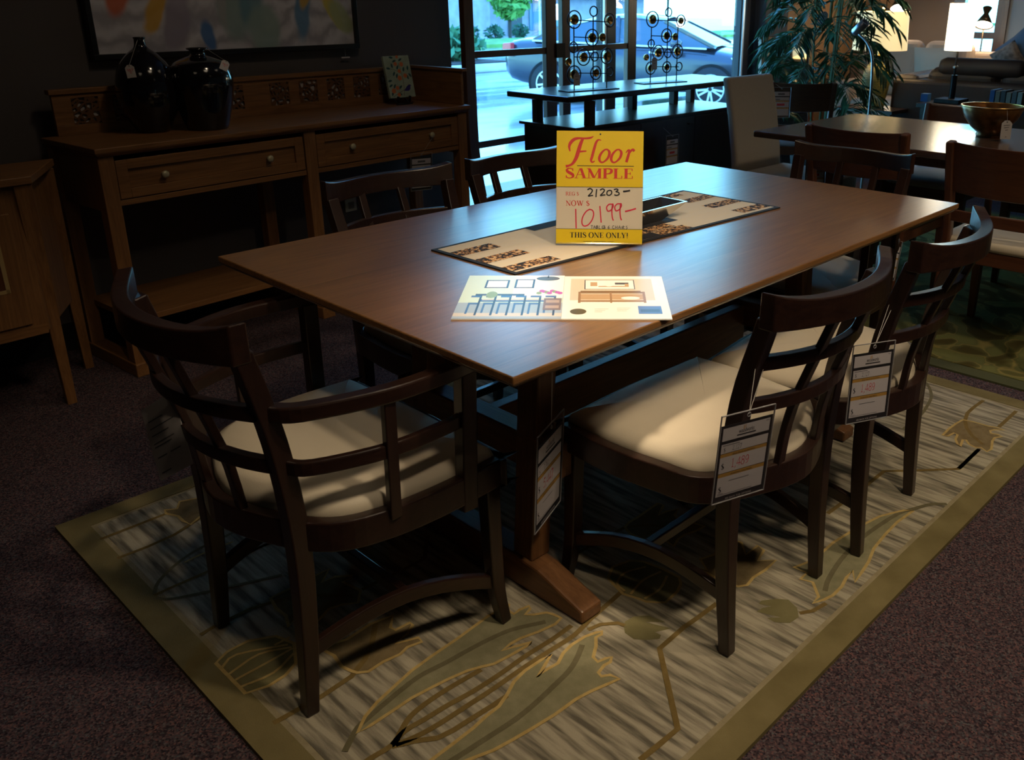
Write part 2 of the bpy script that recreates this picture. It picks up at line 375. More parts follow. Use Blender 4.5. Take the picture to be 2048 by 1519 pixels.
def clear(name, tint=(1, 1, 1), refl=1.0, rough=0.0):
    if name in _mats:
        return _mats[name]
    m = bpy.data.materials.new(name); m.use_nodes = True
    nt = m.node_tree; nt.nodes.clear()
    o = nt.nodes.new('ShaderNodeOutputMaterial'); t = nt.nodes.new('ShaderNodeBsdfTransparent'); g = nt.nodes.new('ShaderNodeBsdfGlossy')
    f = nt.nodes.new('ShaderNodeLayerWeight'); f.inputs['Blend'].default_value = 0.5
    w = nt.nodes.new('ShaderNodeMath'); w.operation = 'POWER'; w.inputs[1].default_value = 5.0
    k = nt.nodes.new('ShaderNodeMath'); k.operation = 'MULTIPLY_ADD'; k.inputs[1].default_value = 0.5 * refl; k.inputs[2].default_value = 0.035 * refl
    x = nt.nodes.new('ShaderNodeMixShader')
    t.inputs[0].default_value = (*tint, 1); g.inputs['Roughness'].default_value = rough
    nt.links.new(f.outputs['Facing'], w.inputs[0]); nt.links.new(w.outputs[0], k.inputs[0]); nt.links.new(k.outputs[0], x.inputs[0])
    nt.links.new(t.outputs[0], x.inputs[1]); nt.links.new(g.outputs[0], x.inputs[2]); nt.links.new(x.outputs[0], o.inputs[0])
    _mats[name] = m
    return m
def speckle(name, stops, scale, rough=1.0, bump=0.4, stretch=(1, 1, 1), soft=None):
    """fibre fleck: random cells coloured through a ramp"""
    if name in _mats:
        return _mats[name]
    m, nt, p = nodes(name); L = nt.links
    tc = nt.nodes.new('ShaderNodeTexCoord'); mp = nt.nodes.new('ShaderNodeMapping')
    mp.inputs['Scale'].default_value = stretch
    L.new(tc.outputs['Object'], mp.inputs[0])
    v = nt.nodes.new('ShaderNodeTexVoronoi'); v.inputs['Scale'].default_value = scale
    L.new(mp.outputs[0], v.inputs['Vector'])
    sp = nt.nodes.new('ShaderNodeSeparateColor'); L.new(v.outputs['Color'], sp.inputs[0])
    r = nt.nodes.new('ShaderNodeValToRGB')
    while len(r.color_ramp.elements) < len(stops):
        r.color_ramp.elements.new(0.5)
    for e, (q, c) in zip(r.color_ramp.elements, stops):
        e.position = q; e.color = (*c, 1)
    L.new(sp.outputs[0], r.inputs[0])
    L.new(r.outputs[0], p.inputs['Base Color'])
    p.inputs['Roughness'].default_value = rough
    p.inputs['Specular IOR Level'].default_value = 0.1
    if bump:
        b = nt.nodes.new('ShaderNodeBump'); b.inputs['Strength'].default_value = bump; b.inputs['Distance'].default_value = 0.003
        L.new(v.outputs['Distance'], b.inputs['Height']); L.new(b.outputs[0], p.inputs['Normal'])
    _mats[name] = m
    return m

WALNUT = {a: wood('dark_walnut_' + a, (0.012, 0.0048, 0.0033), (0.027, 0.011, 0.0065), a, 0.34, 0.22) for a in 'xyz'}
OAK = {a: wood('brown_oak_' + a, (0.115, 0.048, 0.017), (0.215, 0.098, 0.037), a, 0.42, 0.0) for a in 'xyz'}
TOPOAK = wood('table_top_oak', (0.135, 0.060, 0.019), (0.245, 0.118, 0.040), 'x', 0.34, 0.65, seams=[(1, 0.352), (1, 0.545), (1, 0.80), (1, 0.16)])
SIDEOAK = {a: wood('sideboard_oak_' + a, (0.155, 0.066, 0.020), (0.29, 0.135, 0.045), a, 0.5) for a in 'xyz'}
REDOAK = {a: wood('red_walnut_' + a, (0.062, 0.020, 0.009), (0.125, 0.044, 0.017), a, 0.33, 0.3) for a in 'xyz'}
DARK2 = {a: wood('espresso_' + a, (0.014, 0.008, 0.007), (0.030, 0.017, 0.013), a, 0.30, 0.3) for a in 'xyz'}
CREAM = mat('cream_leather', (0.60, 0.52, 0.39), 0.55, bump=0.15, bscale=600, var=0.04)
LINEN = mat('linen', (0.46, 0.40, 0.32), 0.9, bump=0.3, bscale=900, var=0.05, vscale=300)
WHITE = mat('white_paper', (0.72, 0.70, 0.68), 0.6)
INK = mat('black_ink', (0.015, 0.015, 0.018), 0.6)
RED = mat('red_ink', (0.62, 0.035, 0.05), 0.6)
GOLDINK = mat('tan_ink', (0.50, 0.28, 0.06), 0.6)
THREAD = mat('nylon_thread', (0.45, 0.42, 0.38), 0.6)
SLEEVE = clear('clear_plastic', (0.93, 0.93, 0.93), 1.0, 0.08)
BLACKMETAL = mat('black_metal', (0.012, 0.012, 0.014), 0.4, 0.6)
STEEL = mat('brushed_steel', (0.50, 0.50, 0.50), 0.32, 1.0)
GREYSEAT = mat('grey_leather_seat', (0.30, 0.28, 0.27), 0.5, bump=0.1, bscale=500)

# ---------------------------------------------------------------- room shell (the shop is turned 6 degrees from the dining table)
A6 = math.radians(6.0)
E1 = Vector((math.cos(A6), math.sin(A6), 0)); E2 = Vector((-math.sin(A6), math.cos(A6), 0)); RO = Vector((0, 2.80, 0))
def rf(s, t, z): return RO + E1 * s + E2 * t + Vector((0, 0, z))
RM = Matrix(((E1.x, E2.x, 0, 0), (E1.y, E2.y, 0, 2.80), (0, 0, 1, 0), (0, 0, 0, 1)))
def rbox(mb, s0, s1, t0, t1, z0, z1, mi=0):
    M = mb.M; mb.M = RM; mb.box(s0, s1, t0, t1, z0, z1, mi); mb.M = M
def struct(name, mb, m, parent=None, **k):
    o = mb.build(name, m, parent, **k)
    if parent is None: o['kind'] = 'structure'
    return o
CARPET = speckle('flecked_carpet', [(0.0, (0.020, 0.014, 0.020)), (0.35, (0.050, 0.036, 0.042)), (0.55, (0.105, 0.060, 0.066)), (0.72, (0.055, 0.062, 0.072)), (0.88, (0.16, 0.075, 0.072)), (1.0, (0.10, 0.105, 0.11))], 260, bump=0.6)
TAUPE = mat('taupe_paint', (0.085, 0.072, 0.070), 0.75, bump=0.05, bscale=300)
TANW = mat('tan_paint', (0.34, 0.19, 0.085), 0.8)
CEIL = mat('ceiling_tile', (0.12, 0.115, 0.11), 0.9)
GREYW = mat('pale_grey_wall', (0.28, 0.30, 0.33), 0.8)  # paler, even tone for the wall section right of the lounge window
BROWNW = mat('brown_paint', (0.20, 0.14, 0.105), 0.8)
BASEB = mat('black_rubber_skirting', (0.012, 0.012, 0.014), 0.5)
ALU = mat('dark_bronze_aluminium', (0.012, 0.016, 0.026), 0.4, 0.2)
EDGE = mat('bright_aluminium_edge', (0.75, 0.76, 0.80), 0.35, 0.4)
GLASS = clear('window_glass', (0.96, 0.98, 1.0), 1.0, 0.0)

b = MB(); rbox(b, -3.6, 8.3, -7.3, 0.3, -0.12, 0.0); struct('floor', b, CARPET)
b = MB(); rbox(b, -3.6, 8.3, -7.3, 0.3, 2.90, 3.0); struct('ceiling', b, CEIL)
b = MB(); rbox(b, -3.6, 2.29, 0.0, 0.22, 0.0, 2.9); struct('wall_back', b, TAUPE)
b = MB(); rbox(b, 6.0, 6.44, -0.02, 0.22, 0.0, 2.9); struct('wall_pillar', b, mat('slate_paint', (0.055, 0.058, 0.068), 0.8))
b = MB(); rbox(b, 6.44, 8.3, 0.0, 0.22, 0.0, 2.9); struct('wall_rear', b, TANW)
b = MB(); rbox(b, -3.6, -3.4, -7.3, 0.0, 0.0, 2.9); struct('wall_left', b, TAUPE)
b = MB(); rbox(b, -3.4, 8.3, -7.3, -7.1, 0.0, 2.9); struct('wall_front', b, TAUPE)
b = MB(); rbox(b, 8.06, 8.3, -1.0, 0.0, 0.0, 2.9); rbox(b, 8.06, 8.3, -1.5, -1.0, 0.0, 0.55); rbox(b, 8.06, 8.3, -1.5, -1.0, 2.3, 2.9); struct('wall_end', b, BROWNW)
b = MB(); rbox(b, 8.06, 8.3, -7.1, -1.5, 0.0, 2.9); struct('wall_right', b, GREYW)
b = MB(); rbox(b, -3.4, 2.28, -0.02, 0.0, 0.0, 0.11); struct('baseboard_back', b, BASEB)
# shop window
w = MB()
rbox(w, 2.29, 6.0, 0.03, 0.20, 0.0, 0.10); rbox(w, 2.29, 6.0, 0.03, 0.20, 2.55, 2.9); rbox(w, 2.27, 2.31, 0.02, 0.2, 0.0, 2.9)
rbox(w, 3.80, 3.92, 0.06, 0.14, 0.0, 2.6); rbox(w, 5.74, 6.0, 0.08, 0.14, 0.0, 2.9)
win = struct('window_1', w, ALU)
w = MB(); rbox(w, 3.782, 3.80, 0.055, 0.07, 0.0, 2.55); rbox(w, 5.76, 5.785, 0.065, 0.08, 0.0, 2.55); w.build('frame_edge', EDGE, win)
w = MB(); rbox(w, 2.31, 3.80, 0.10, 0.108, 0.1, 2.55); w.build('pane', GLASS, win)
w = MB(); rbox(w, 3.92, 5.76, 0.10, 0.108, 0.1, 2.55); w.build('pane', GLASS, win)
# lounge window
w = MB()
for t0, t1, z0, z1 in ((-1.5, -1.40, 0.55, 2.3), (-1.10, -1.0, 0.55, 2.3), (-1.40, -1.10, 0.55, 0.62), (-1.40, -1.10, 2.22, 2.3), (-1.40, -1.10, 1.00, 1.06)):
    rbox(w, 8.02, 8.12, t0, t1, z0, z1)
win2 = struct('window_2', w, REDOAK['z'])
w = MB(); rbox(w, 8.07, 8.076, -1.40, -1.10, 0.62, 2.22); w.build('pane', GLASS, win2)

# ---------------------------------------------------------------- outside: wet car park at dusk
GZ = -0.30
def wet(name, c1, c2, r1, r2, scale):
    m, nt, p = nodes(name); L = nt.links
    tc = nt.nodes.new('ShaderNodeTexCoord'); mp = nt.nodes.new('ShaderNodeMapping'); mp.inputs['Scale'].default_value = (0.35, 1.3, 1)
    n = nt.nodes.new('ShaderNodeTexNoise'); n.inputs['Scale'].default_value = scale; n.inputs['Detail'].default_value = 4
    L.new(tc.outputs['Object'], mp.inputs[0]); L.new(mp.outputs[0], n.inputs['Vector'])
    r = nt.nodes.new('ShaderNodeValToRGB'); r.color_ramp.elements[0].position = 0.38; r.color_ramp.elements[1].position = 0.62
    r.color_ramp.elements[0].color = (*c1, 1); r.color_ramp.elements[1].color = (*c2, 1)
    L.new(n.outputs['Fac'], r.inputs[0]); L.new(r.outputs[0], p.inputs['Base Color'])
    q = nt.nodes.new('ShaderNodeMapRange'); q.inputs['From Min'].default_value = 0.38; q.inputs['From Max'].default_value = 0.62
    q.inputs['To Min'].default_value = r1; q.inputs['To Max'].default_value = r2
    L.new(n.outputs['Fac'], q.inputs['Value']); L.new(q.outputs[0], p.inputs['Roughness'])
    return m
ASPHALT = wet('wet_asphalt', (0.30, 0.31, 0.32), (0.48, 0.49, 0.50), 0.05, 0.22, 1.0)
CONC = mat('wet_concrete', (0.55, 0.53, 0.52), 0.25, var=0.15, vscale=2)
b = MB(); b.box(-30, 70, 4.6, 24.0, GZ - 0.3, GZ); struct('ground_car_park', b, ASPHALT)
b = MB(); b.add([(-10, 3.0, GZ - .3), (12, 3.3, GZ - .3), (12, 4.6, GZ - .3), (-10, 4.6, GZ - .3), (-10, 3.0, -0.02), (12, 5.0, -0.02), (12, 5.6, GZ + 0.02), (-10, 4.6, GZ + 0.02)], [(0, 3, 2, 1), (4, 5, 6, 7), (0, 1, 5, 4), (1, 2, 6, 5), (2, 3, 7, 6), (3, 0, 4, 7)])
struct('ground_walkway', b, CONC)
GRASS = mat('lawn_grass', (0.16, 0.34, 0.08), 0.9, var=0.4, vscale=3)
b = MB(); b.box(-30, 70, 24.0, 27.6, GZ - 0.3, GZ + 0.12); T(b.build('lawn', GRASS), 'strip of green lawn across the wet car park', 'lawn')
b = MB(); b.box(-30, 70, 27.6, 60, GZ - 0.3, GZ + 0.02); struct('ground_forecourt', b, CONC)
STONE = mat('grey_stone_block', (0.34, 0.33, 0.36), 0.8, var=0.2, vscale=2)
def bush(name, label, cat, x, y, z, r, h, col, n, seed, group=None, leaf=0.25, trunk=False):
    rnd = random.Random(seed)
    o = thing(name, label, cat, (x, y, z), 0, group)
    m = mat('leaf_' + col[0], col[1], 0.7)
    f = MB()
    for i in range(n):
        th = rnd.uniform(0, 2 * PI); u = rnd.random() ** 0.5; ph = rnd.uniform(-1, 1)
        rr = r * math.sqrt(max(0.02, 1 - ph * ph)) * (0.75 + 0.3 * rnd.random())
        c = Vector((rr * u * math.cos(th), rr * u * math.sin(th), h * (0.5 + 0.5 * ph * (0.9 + 0.2 * rnd.random()))))
        if trunk: c.z = h * 0.35 + c.z * 0.65
        a = Vector((rnd.uniform(-1, 1), rnd.uniform(-1, 1), rnd.uniform(-.6, 1))).normalized() * leaf
        bb = a.cross(Vector((rnd.uniform(-1, 1), rnd.uniform(-1, 1), rnd.uniform(-1, 1)))).normalized() * leaf * 0.45
        f.add([c - a, c + bb, c + a, c - bb], [(0, 1, 2, 3)])
    f.build('foliage', m, o, recalc=False)
    s = MB(); s.tube([(0, 0, 0), (0.02, 0, h * 0.6)], 0.07 if trunk else 0.03, 6); s.build('trunk' if trunk else 'stem', mat('bark', (0.06, 0.05, 0.045), 0.9), o)
    return o
LG = ('light', (0.17, 0.40, 0.09)); DG = ('dark', (0.035, 0.13, 0.075)); MG = ('mid', (0.07, 0.23, 0.10))
b = thing('planter_island', 'kerbed planting bed in the car park beyond the open wooden screen', 'planter', (12.0, 16.6, GZ))
q = MB(); q.box(-4, 2.0, -1.0, 1.6, 0, 0.20); q.build('kerb', CONC, b, bevel=0.06)
q = MB(); q.box(-3.9, 1.9, -0.9, 1.5, 0.2, 0.23); q.build('soil', mat('mulch', (0.05, 0.035, 0.03), 0.9), b)
for i, (dx, dy, hh, c, la) in enumerate(((-1.9, 0.1, 1.25, LG, 'tall light green bush at the left end of the kerbed bed'), (-0.2, 0.2, 0.75, DG, 'low dark green bush in the middle of the kerbed bed'), (1.1, 0.1, 0.7, MG, 'low dark green bush at the right end of the kerbed bed'))):
    bush('bush', la, 'bush', 12 + dx, 16.6 + dy, GZ + 0.23, 0.72, hh, c, 420, i, 'bushes in the car park bed', 0.16)
# building across the road
bd = thing('shop_building', 'grey stone shop with blue fascia across the car park', 'building', (28.0, 31.0, GZ))
q = MB(); q.box(-1.6, 9, 0, 8, 0, 4.2); q.build('wall', STONE, bd)
q = MB(); q.box(-1.9, 9.4, -0.6, 0.3, 1.62, 2.6); q.build('fascia', mat('blue_fascia', (0.02, 0.20, 0.75), 0.5), bd)
q = MB(); q.box(-0.55, 0.25, -0.08, 0.0, 0.02, 1.0); q.build('door', mat('dark_door', (0.03, 0.05, 0.07), 0.4), bd)
q = MB(); q.box(0.75, 2.6, -0.06, 0.0, 0.25, 1.45); q.build('window', mat('shop_glass', (0.10, 0.22, 0.32), 0.15), bd)
q = MB(); q.tube([(0.95, -0.5, 0), (0.95, -0.5, 1.7)], 0.05); q.build('post', mat('white_post', (0.8, 0.8, 0.8), 0.5), bd)
q = MB(); q.tube([(1.35, -0.5, 0), (1.35, -0.5, 1.7)], 0.05); q.build('post', mat('white_post', (0.8, 0.8, 0.8), 0.5), bd)
sg = thing('lit_sign', 'bright white lit sign on the front of the grey stone shop', 'sign', (30.4, 30.9, 0.35))
q = MB(); q.box(-0.3, 0.3, -0.1, 0.0, 0.05, 0.75); q.build('lit_face', glow('sign_light', (0.9, 1.0, 1.0), 4.0), sg)
bush('tree', 'bushy light green tree in front of the grey stone shop', 'tree', 25.6, 28.8, GZ + .02, 0.95, 2.4, LG, 500, 11, None, 0.24, True)
bush('tree', 'dark green tree at the left edge of the shop window', 'tree', 21.9, 29.5, GZ + .02, 1.0, 3.2, MG, 500, 12, None, 0.26, True)
bush('tree', 'tall dark tree far behind the car roof', 'tree', 41.5, 33.0, GZ + .02, 2.6, 5.5, DG, 900, 13, 'trees behind the car', 0.45, True)
bush('tree', 'tall dark tree far behind the car windscreen', 'tree', 48.0, 32.0, GZ + .02, 2.9, 6.0, DG, 900, 14, 'trees behind the car', 0.45, True)
bush('tree', 'tall dark tree far behind the car bonnet', 'tree', 55.5, 33.0, GZ + .02, 3.2, 6.0, MG, 900, 15, 'trees behind the car', 0.5, True)
for i, (x, y) in enumerate(((23.6, 29.0), (24.6, 28.6), (26.9, 29.6))):
    bush('shrub', ['small round shrub far left before the grey stone shop', 'small round shrub under the light green tree', 'small shrub beside the door of the grey stone shop'][i], 'shrub', x, y, GZ + .02, 0.45, 0.55, DG, 120, 30 + i, 'shrubs before the shop', 0.14)

# parked car
def make_car():
    car = thing('car', 'dark grey wet sedan parked outside the shop window', 'car', (9.17, 10.64, GZ), math.radians(-65))
    paint = mat('dark_car_paint', (0.030, 0.040, 0.055), 0.28, 0.3, coat=1.0)
    # stations along x: (x, z bottom, z shoulder, half width)
    st = [(0.0, 0.45, 0.88, 0.66), (0.10, 0.32, 1.00, 0.78), (0.55, 0.24, 1.03, 0.86), (1.4, 0.22, 1.00, 0.90), (2.3, 0.21, 0.97, 0.90), (3.1, 0.22, 0.95, 0.89), (3.7, 0.24, 0.90, 0.86), (4.25, 0.27, 0.78, 0.78), (4.50, 0.36, 0.64, 0.62)]
    b = MB(); vs = []; fs = []; prof = []
    for x, zb, zs, hw in st:
        ring = [(-hw * .80, zb), (-hw * .97, zb + .10), (-hw, zb + (zs - zb) * .55), (-hw * .95, zs - .05), (-hw * .80, zs), (0, zs + .035), (hw * .80, zs), (hw * .95, zs - .05), (hw, zb + (zs - zb) * .55), (hw * .97, zb + .10), (hw * .80, zb), (0, zb)]
        vs += [(x, 0.9 + y, z) for y, z in ring]
    n = 12
    for i in range(len(st) - 1):
        for k in range(n):
            l = (k + 1) % n
            fs.append((i * n + k, i * n + l, i * n + n + l, i * n + n + k))
    fs += [tuple(range(n - 1, -1, -1)), tuple((len(st) - 1) * n + k for k in range(n))]
    b.add(vs, fs); b.build('body', paint, car, smooth=True, sub=1)
    # cabin: glass house and roof
    g = MB(); cs = [(0.62, 1.00, 1.01, .74), (1.10, 1.00, 1.24, .70), (1.75, .98, 1.385, .63), (2.3, .97, 1.40, .62), (2.75, .96, 1.345, .63), (3.62, .93, .95, .76)]
    vs = []; fs = []
    for x, z0, z1, hw in cs:
        tw = hw if z1 - z0 > .1 else hw
        vs += [(x, 0.9 - .80, z0), (x, 0.9 - tw, z1 - .03), (x, 0.9 - tw * .8, z1), (x, 0.9 + tw * .8, z1), (x, 0.9 + tw, z1 - .03), (x, 0.9 + .80, z0)]
    for i in range(len(cs) - 1):
        for k in range(5):
            fs.append((i * 6 + k, i * 6 + k + 1, i * 6 + 6 + k + 1, i * 6 + 6 + k))
    g.add(vs, fs); g.build('windows', mat('car_glass', (0.05, 0.09, 0.12), 0.05, spec=0.9), car, smooth=False)
    r = MB(); vs = []; fs = []
    rs = [(1.02, 1.205, .71), (1.4, 1.33, .66), (1.75, 1.40, .64), (2.3, 1.418, .63), (2.78, 1.355, .64)]
    for x, z, hw in rs:
        vs += [(x, .9 - hw - .015, z - .05), (x, .9 - hw * .8, z + .004), (x, .9, z + .02), (x, .9 + hw * .8, z + .004), (x, .9 + hw + .015, z - .05)]
    for i in range(len(rs) - 1):
        for k in range(4):
            fs.append((i * 5 + k, i * 5 + k + 1, i * 5 + 5 + k + 1, i * 5 + 5 + k))
    r.add(vs, fs); r.build('roof', paint, car, smooth=True, sub=1)
    for yy in (0.9 - .80, 0.9 + .80):
        k = 1 if yy < .9 else -1
        p = MB()
        p.bar((2.78, yy + k * .17, 1.32), (3.60, yy + k * .05, .95), .05, .05); p.bar((1.02, yy + k * .12, 1.20), (.60, yy + k * .06, 1.0), .06, .06)
        p.bar((2.02, yy + k * .16, 1.38), (2.05, yy - k * .02, .98), .05, .05); p.build('pillar', paint, car)
        p = MB(); p.bar((0.62, yy - k * .07, 1.0), (3.5, yy - k * .06, .925), .02, .025); p.build('window_trim', EDGE, car)
        for hx in (1.55, 2.60):
            p = MB(); p.bar((hx, yy - k * .115, .86), (hx + .2, yy - k * .115, .855), .02, .03); p.build('door_handle', EDGE, car)
        p = MB(); p.M = Matrix.Translation((3.05, yy - k * .20, 1.0)); p.lathe([(.02, -.07), (.09, -.05), (.10, .03), (.05, .07)], 12); p.build('wing_mirror', paint, car, smooth=True)
    for wx in (0.92, 3.60):
        for yy, sd in ((0.06, -1), (1.74, 1)):
            wh = MB(); wh.M = Matrix.Translation((wx, yy, .33)) @ Matrix.Rotation(PI / 2, 4, 'X')
            wh.lathe([(.20, -.10), (.32, -.09), (.33, -.05), (.33, .05), (.32, .09), (.20, .10)], 28)
            wo = wh.build('wheel', mat('tyre_rubber', (0.012, 0.012, 0.013), 0.7), car, smooth=True)
            rm = MB(); rm.M = Matrix.Translation((wx, yy + sd * .09, .33)) @ Matrix.Rotation(PI / 2, 4, 'X')
            for k in range(10):
                a = 2 * PI * k / 10 + (.12 if k % 2 else -.12)
                rm.bar((.03 * math.cos(a), .03 * math.sin(a), 0), (.215 * math.cos(a), .215 * math.sin(a), 0), .03, .03)
            rm.tube([(.215 * math.cos(2 * PI * k / 24), .215 * math.sin(2 * PI * k / 24), 0) for k in range(24)], .018, 6, closed=True)
            rm.build('rim', mat('alloy', (0.55, 0.57, 0.6), 0.3, 0.9), wo)
            ar = MB(); ar.M = Matrix.Translation((wx, yy + sd * .055, .33)) @ Matrix.Rotation(PI / 2, 4, 'X'); ar.disc(0, 0, .375, .375, 0, 0, 28)
            ar.build('wheel_arch', mat('arch_black', (0.006, 0.006, 0.007), 0.9), car)
    h = MB()
    h.hexa([(4.02, .09, .62), (4.40, .22, .56), (4.42, .32, .56), (4.0, .16, .62), (3.86, .11, .80), (4.22, .24, .70), (4.22, .36, .72), (3.86, .2, .80)])
    h.build('headlight', mat('lamp_lens', (0.8, 0.85, 0.9), 0.1), car, bevel=.02)
    h = MB(); h.hexa([(-.01, .20, .74), (.22, .05, .74), (.26, .12, .74), (.05, .3, .74), (.0, .22, .94), (.22, .07, .96), (.26, .14, .96), (.06, .32, .94)])
    h.build('tail_light', mat('red_lens', (0.65, 0.03, 0.04), 0.2), car, bevel=.02)
    return car
make_car()

# ---------------------------------------------------------------- rug under the dining table
def pile(name, c1, c2, sc=(60, 60, 60), lo=0.3, hi=0.7, detail=4):
    m, nt, p = nodes(name); L = nt.links
    tc = nt.nodes.new('ShaderNodeTexCoord'); mp = nt.nodes.new('ShaderNodeMapping'); mp.inputs['Scale'].default_value = sc
    n = nt.nodes.new('ShaderNodeTexNoise'); n.inputs['Scale'].default_value = 1; n.inputs['Detail'].default_value = detail
    L.new(tc.outputs['Object'], mp.inputs[0]); L.new(mp.outputs[0], n.inputs['Vector'])
    r = nt.nodes.new('ShaderNodeValToRGB'); r.color_ramp.elements[0].position = lo; r.color_ramp.elements[1].position = hi
    r.color_ramp.elements[0].color = (*c1, 1); r.color_ramp.elements[1].color = (*c2, 1)
    L.new(n.outputs['Fac'], r.inputs[0]); L.new(r.outputs[0], p.inputs['Base Color'])
    p.inputs['Roughness'].default_value = 1.0; p.inputs['Specular IOR Level'].default_value = 0.05
    n2 = nt.nodes.new('ShaderNodeTexNoise'); n2.inputs['Scale'].default_value = 350
    L.new(tc.outputs['Object'], n2.inputs['Vector'])
    b = nt.nodes.new('ShaderNodeBump'); b.inputs['Strength'].default_value = 0.5; b.inputs['Distance'].default_value = 0.003
    L.new(n2.outputs['Fac'], b.inputs['Height']); L.new(b.outputs[0], p.inputs['Normal'])
    return m
FIELD = pile('rug_field_wool', (0.13, 0.115, 0.085), (0.40, 0.355, 0.26), (55, 5.5, 5), 0.36, 0.60, 5)
BORDER = pile('rug_border_wool', (0.155, 0.125, 0.055), (0.215, 0.175, 0.082), (9, 9, 9))
STRIP = pile('rug_strip_wool', (0.25, 0.21, 0.125), (0.33, 0.28, 0.175), (30, 30, 30))
SAGE = pile('rug_sage_wool', (0.20, 0.185, 0.105), (0.26, 0.24, 0.145), (40, 40, 40))
RBROWN = pile('rug_taupe_wool', (0.17, 0.125, 0.060), (0.225, 0.170, 0.090), (40, 40, 40))
ROLIVE = pile('rug_olive_wool', (0.155, 0.135, 0.060), (0.21, 0.185, 0.090), (12, 12, 12))
RMID = pile('rug_vein_wool', (0.125, 0.110, 0.060), (0.16, 0.14, 0.080), (40, 40, 40))
RSTEM = pile('rug_stem_wool', (0.155, 0.105, 0.034), (0.20, 0.14, 0.050), (40, 40, 40))
RGOLD = pile('rug_gold_wool', (0.40, 0.275, 0.095), (0.50, 0.36, 0.14), (60, 60, 60))
rug = thing('area_rug', 'sage and olive area rug with leaf pattern under the oak dining table', 'rug', (0, 0, 0))
X0, X1, Y0, Y1, BW = -0.381, 2.215, -0.345, 1.43, 0.066
b = MB(); z = 0.010
b.prism([(X0, Y0), (X1, Y0), (X1, Y1), (X0, Y1)], 0.0005, z - .0015)
for q in ([(X0, Y0), (X1, Y0), (X1 - BW, Y0 + BW), (X0 + BW, Y0 + BW)], [(X1, Y0), (X1, Y1), (X1 - BW, Y1 - BW), (X1 - BW, Y0 + BW)], [(X1, Y1), (X0, Y1), (X0 + BW, Y1 - BW), (X1 - BW, Y1 - BW)], [(X0, Y1), (X0, Y0), (X0 + BW, Y0 + BW), (X0 + BW, Y1 - BW)]):
    b.prism(q, z - .0015, z + .0015)
b.build('border', BORDER, rug)
b = MB(); W2 = BW + .012
b.prism([(X0 + BW, Y0 + BW), (X1 - BW, Y0 + BW), (X1 - BW, Y1 - BW), (X0 + BW, Y1 - BW)], z - .0015, z - .0002, 1)
b.prism([(X0 + W2, Y0 + W2), (X1 - W2, Y0 + W2), (X1 - W2, Y1 - W2), (X0 + W2, Y1 - W2)], z - .0014, z + .0004, 0)
MI = {'sage': 2, 'brown': 3, 'olive': 4, 'mid': 5, 'stem': 6, 'gold': 7}
for mname, pts in RUG_FILLS:
    b.flat(pts, z + .0010, MI[mname])
    b.ribbon(pts, 0.0078, z + .0019, 7, True)
for pts in RUG_BUDS:
    b.flat(pts, z + .0012, 4)
for mname, w, pts in RUG_LINES:
    b.ribbon(catmull([(p[0], p[1], 0) for p in pts], 3) if mname != 'stem' or len(pts) > 8 else [(p[0], p[1], 0) for p in pts], w * 0.78, z + (.0016 if mname != 'gold' else .0020), MI[mname])
b.build('field', [FIELD, STRIP, SAGE, RBROWN, ROLIVE, RMID, RSTEM, RGOLD], rug, recalc=False)

# ---------------------------------------------------------------- dining table
tb = thing('dining_table', 'long brown oak trestle dining table with catalogue and runner on top', 'table', (0.92, 0.53, 0.012))
TL, TW = 1.849, 1.067
def loc(mb):      # table parts are written in room coordinates and shifted to the table's own base
    mb.M = Matrix.Translation((-0.92, -0.53, -0.012)); return mb
b = loc(MB()); i = .014
b.prism([(0, 0), (TL, 0), (TL, TW), (0, TW)], .735, .75)
b.hexa([(i, i, .7225), (TL - i, i, .7225), (TL - i, TW - i, .7225), (i, TW - i, .7225), (0, 0, .735), (TL, 0, .735), (TL, TW, .735), (0, TW, .735)])
o = b.build('tabletop', TOPOAK, tb, bevel=.0025)
for k, sgn in ((0, 1), (1, -1)):
    mx = lambda x: x if sgn > 0 else TL - x
    tr = loc(MB()); tr.bar((mx(.325), .125, .040), (mx(.325), .60, .040), .062, .055)
    tr.v = []; tr.f = []; tr.m = []
    prof = [(.125, .0122), (.942, .0122), (.942, .045), (.80, .088), (.70, .094), (.36, .094), (.27, .088), (.125, .045)]
    n = len(prof)
    vs = [(mx(.291), y, z_) for y, z_ in prof] + [(mx(.356), y, z_) for y, z_ in prof]
    tr.add(vs, [tuple(range(n)), tuple(range(2 * n - 1, n - 1, -1))] + [(q, n + q, n + (q + 1) % n, (q + 1) % n) for q in range(n)])
    tr.build('foot', OAK['y'], tb, bevel=.006)
    for y0 in (.300, .702):
        q = loc(MB()); q.hexa([(mx(.302), y0, .09), (mx(.360), y0, .09), (mx(.360), y0 + .065, .09), (mx(.302), y0 + .065, .09), (mx(.342), y0, .70), (mx(.402), y0, .70), (mx(.402), y0 + .065, .70), (mx(.342), y0 + .065, .70)])
        q.build('post', OAK['z'], tb, bevel=.004)
    q = loc(MB()); q.box(min(mx(.335), mx(.41)), max(mx(.335), mx(.41)), .14, .927, .68, .7235); q.build('bearer', OAK['y'], tb, bevel=.004)
    q = loc(MB()); q.box(min(mx(.322), mx(.378)), max(mx(.322), mx(.378)), .24, .83, .318, .405); q.build('crossbeam', OAK['y'], tb, bevel=.004)
q = loc(MB()); q.box(.37, TL - .37, .515, .552, .245, .388); q.build('stretcher', OAK['x'], tb, bevel=.004)

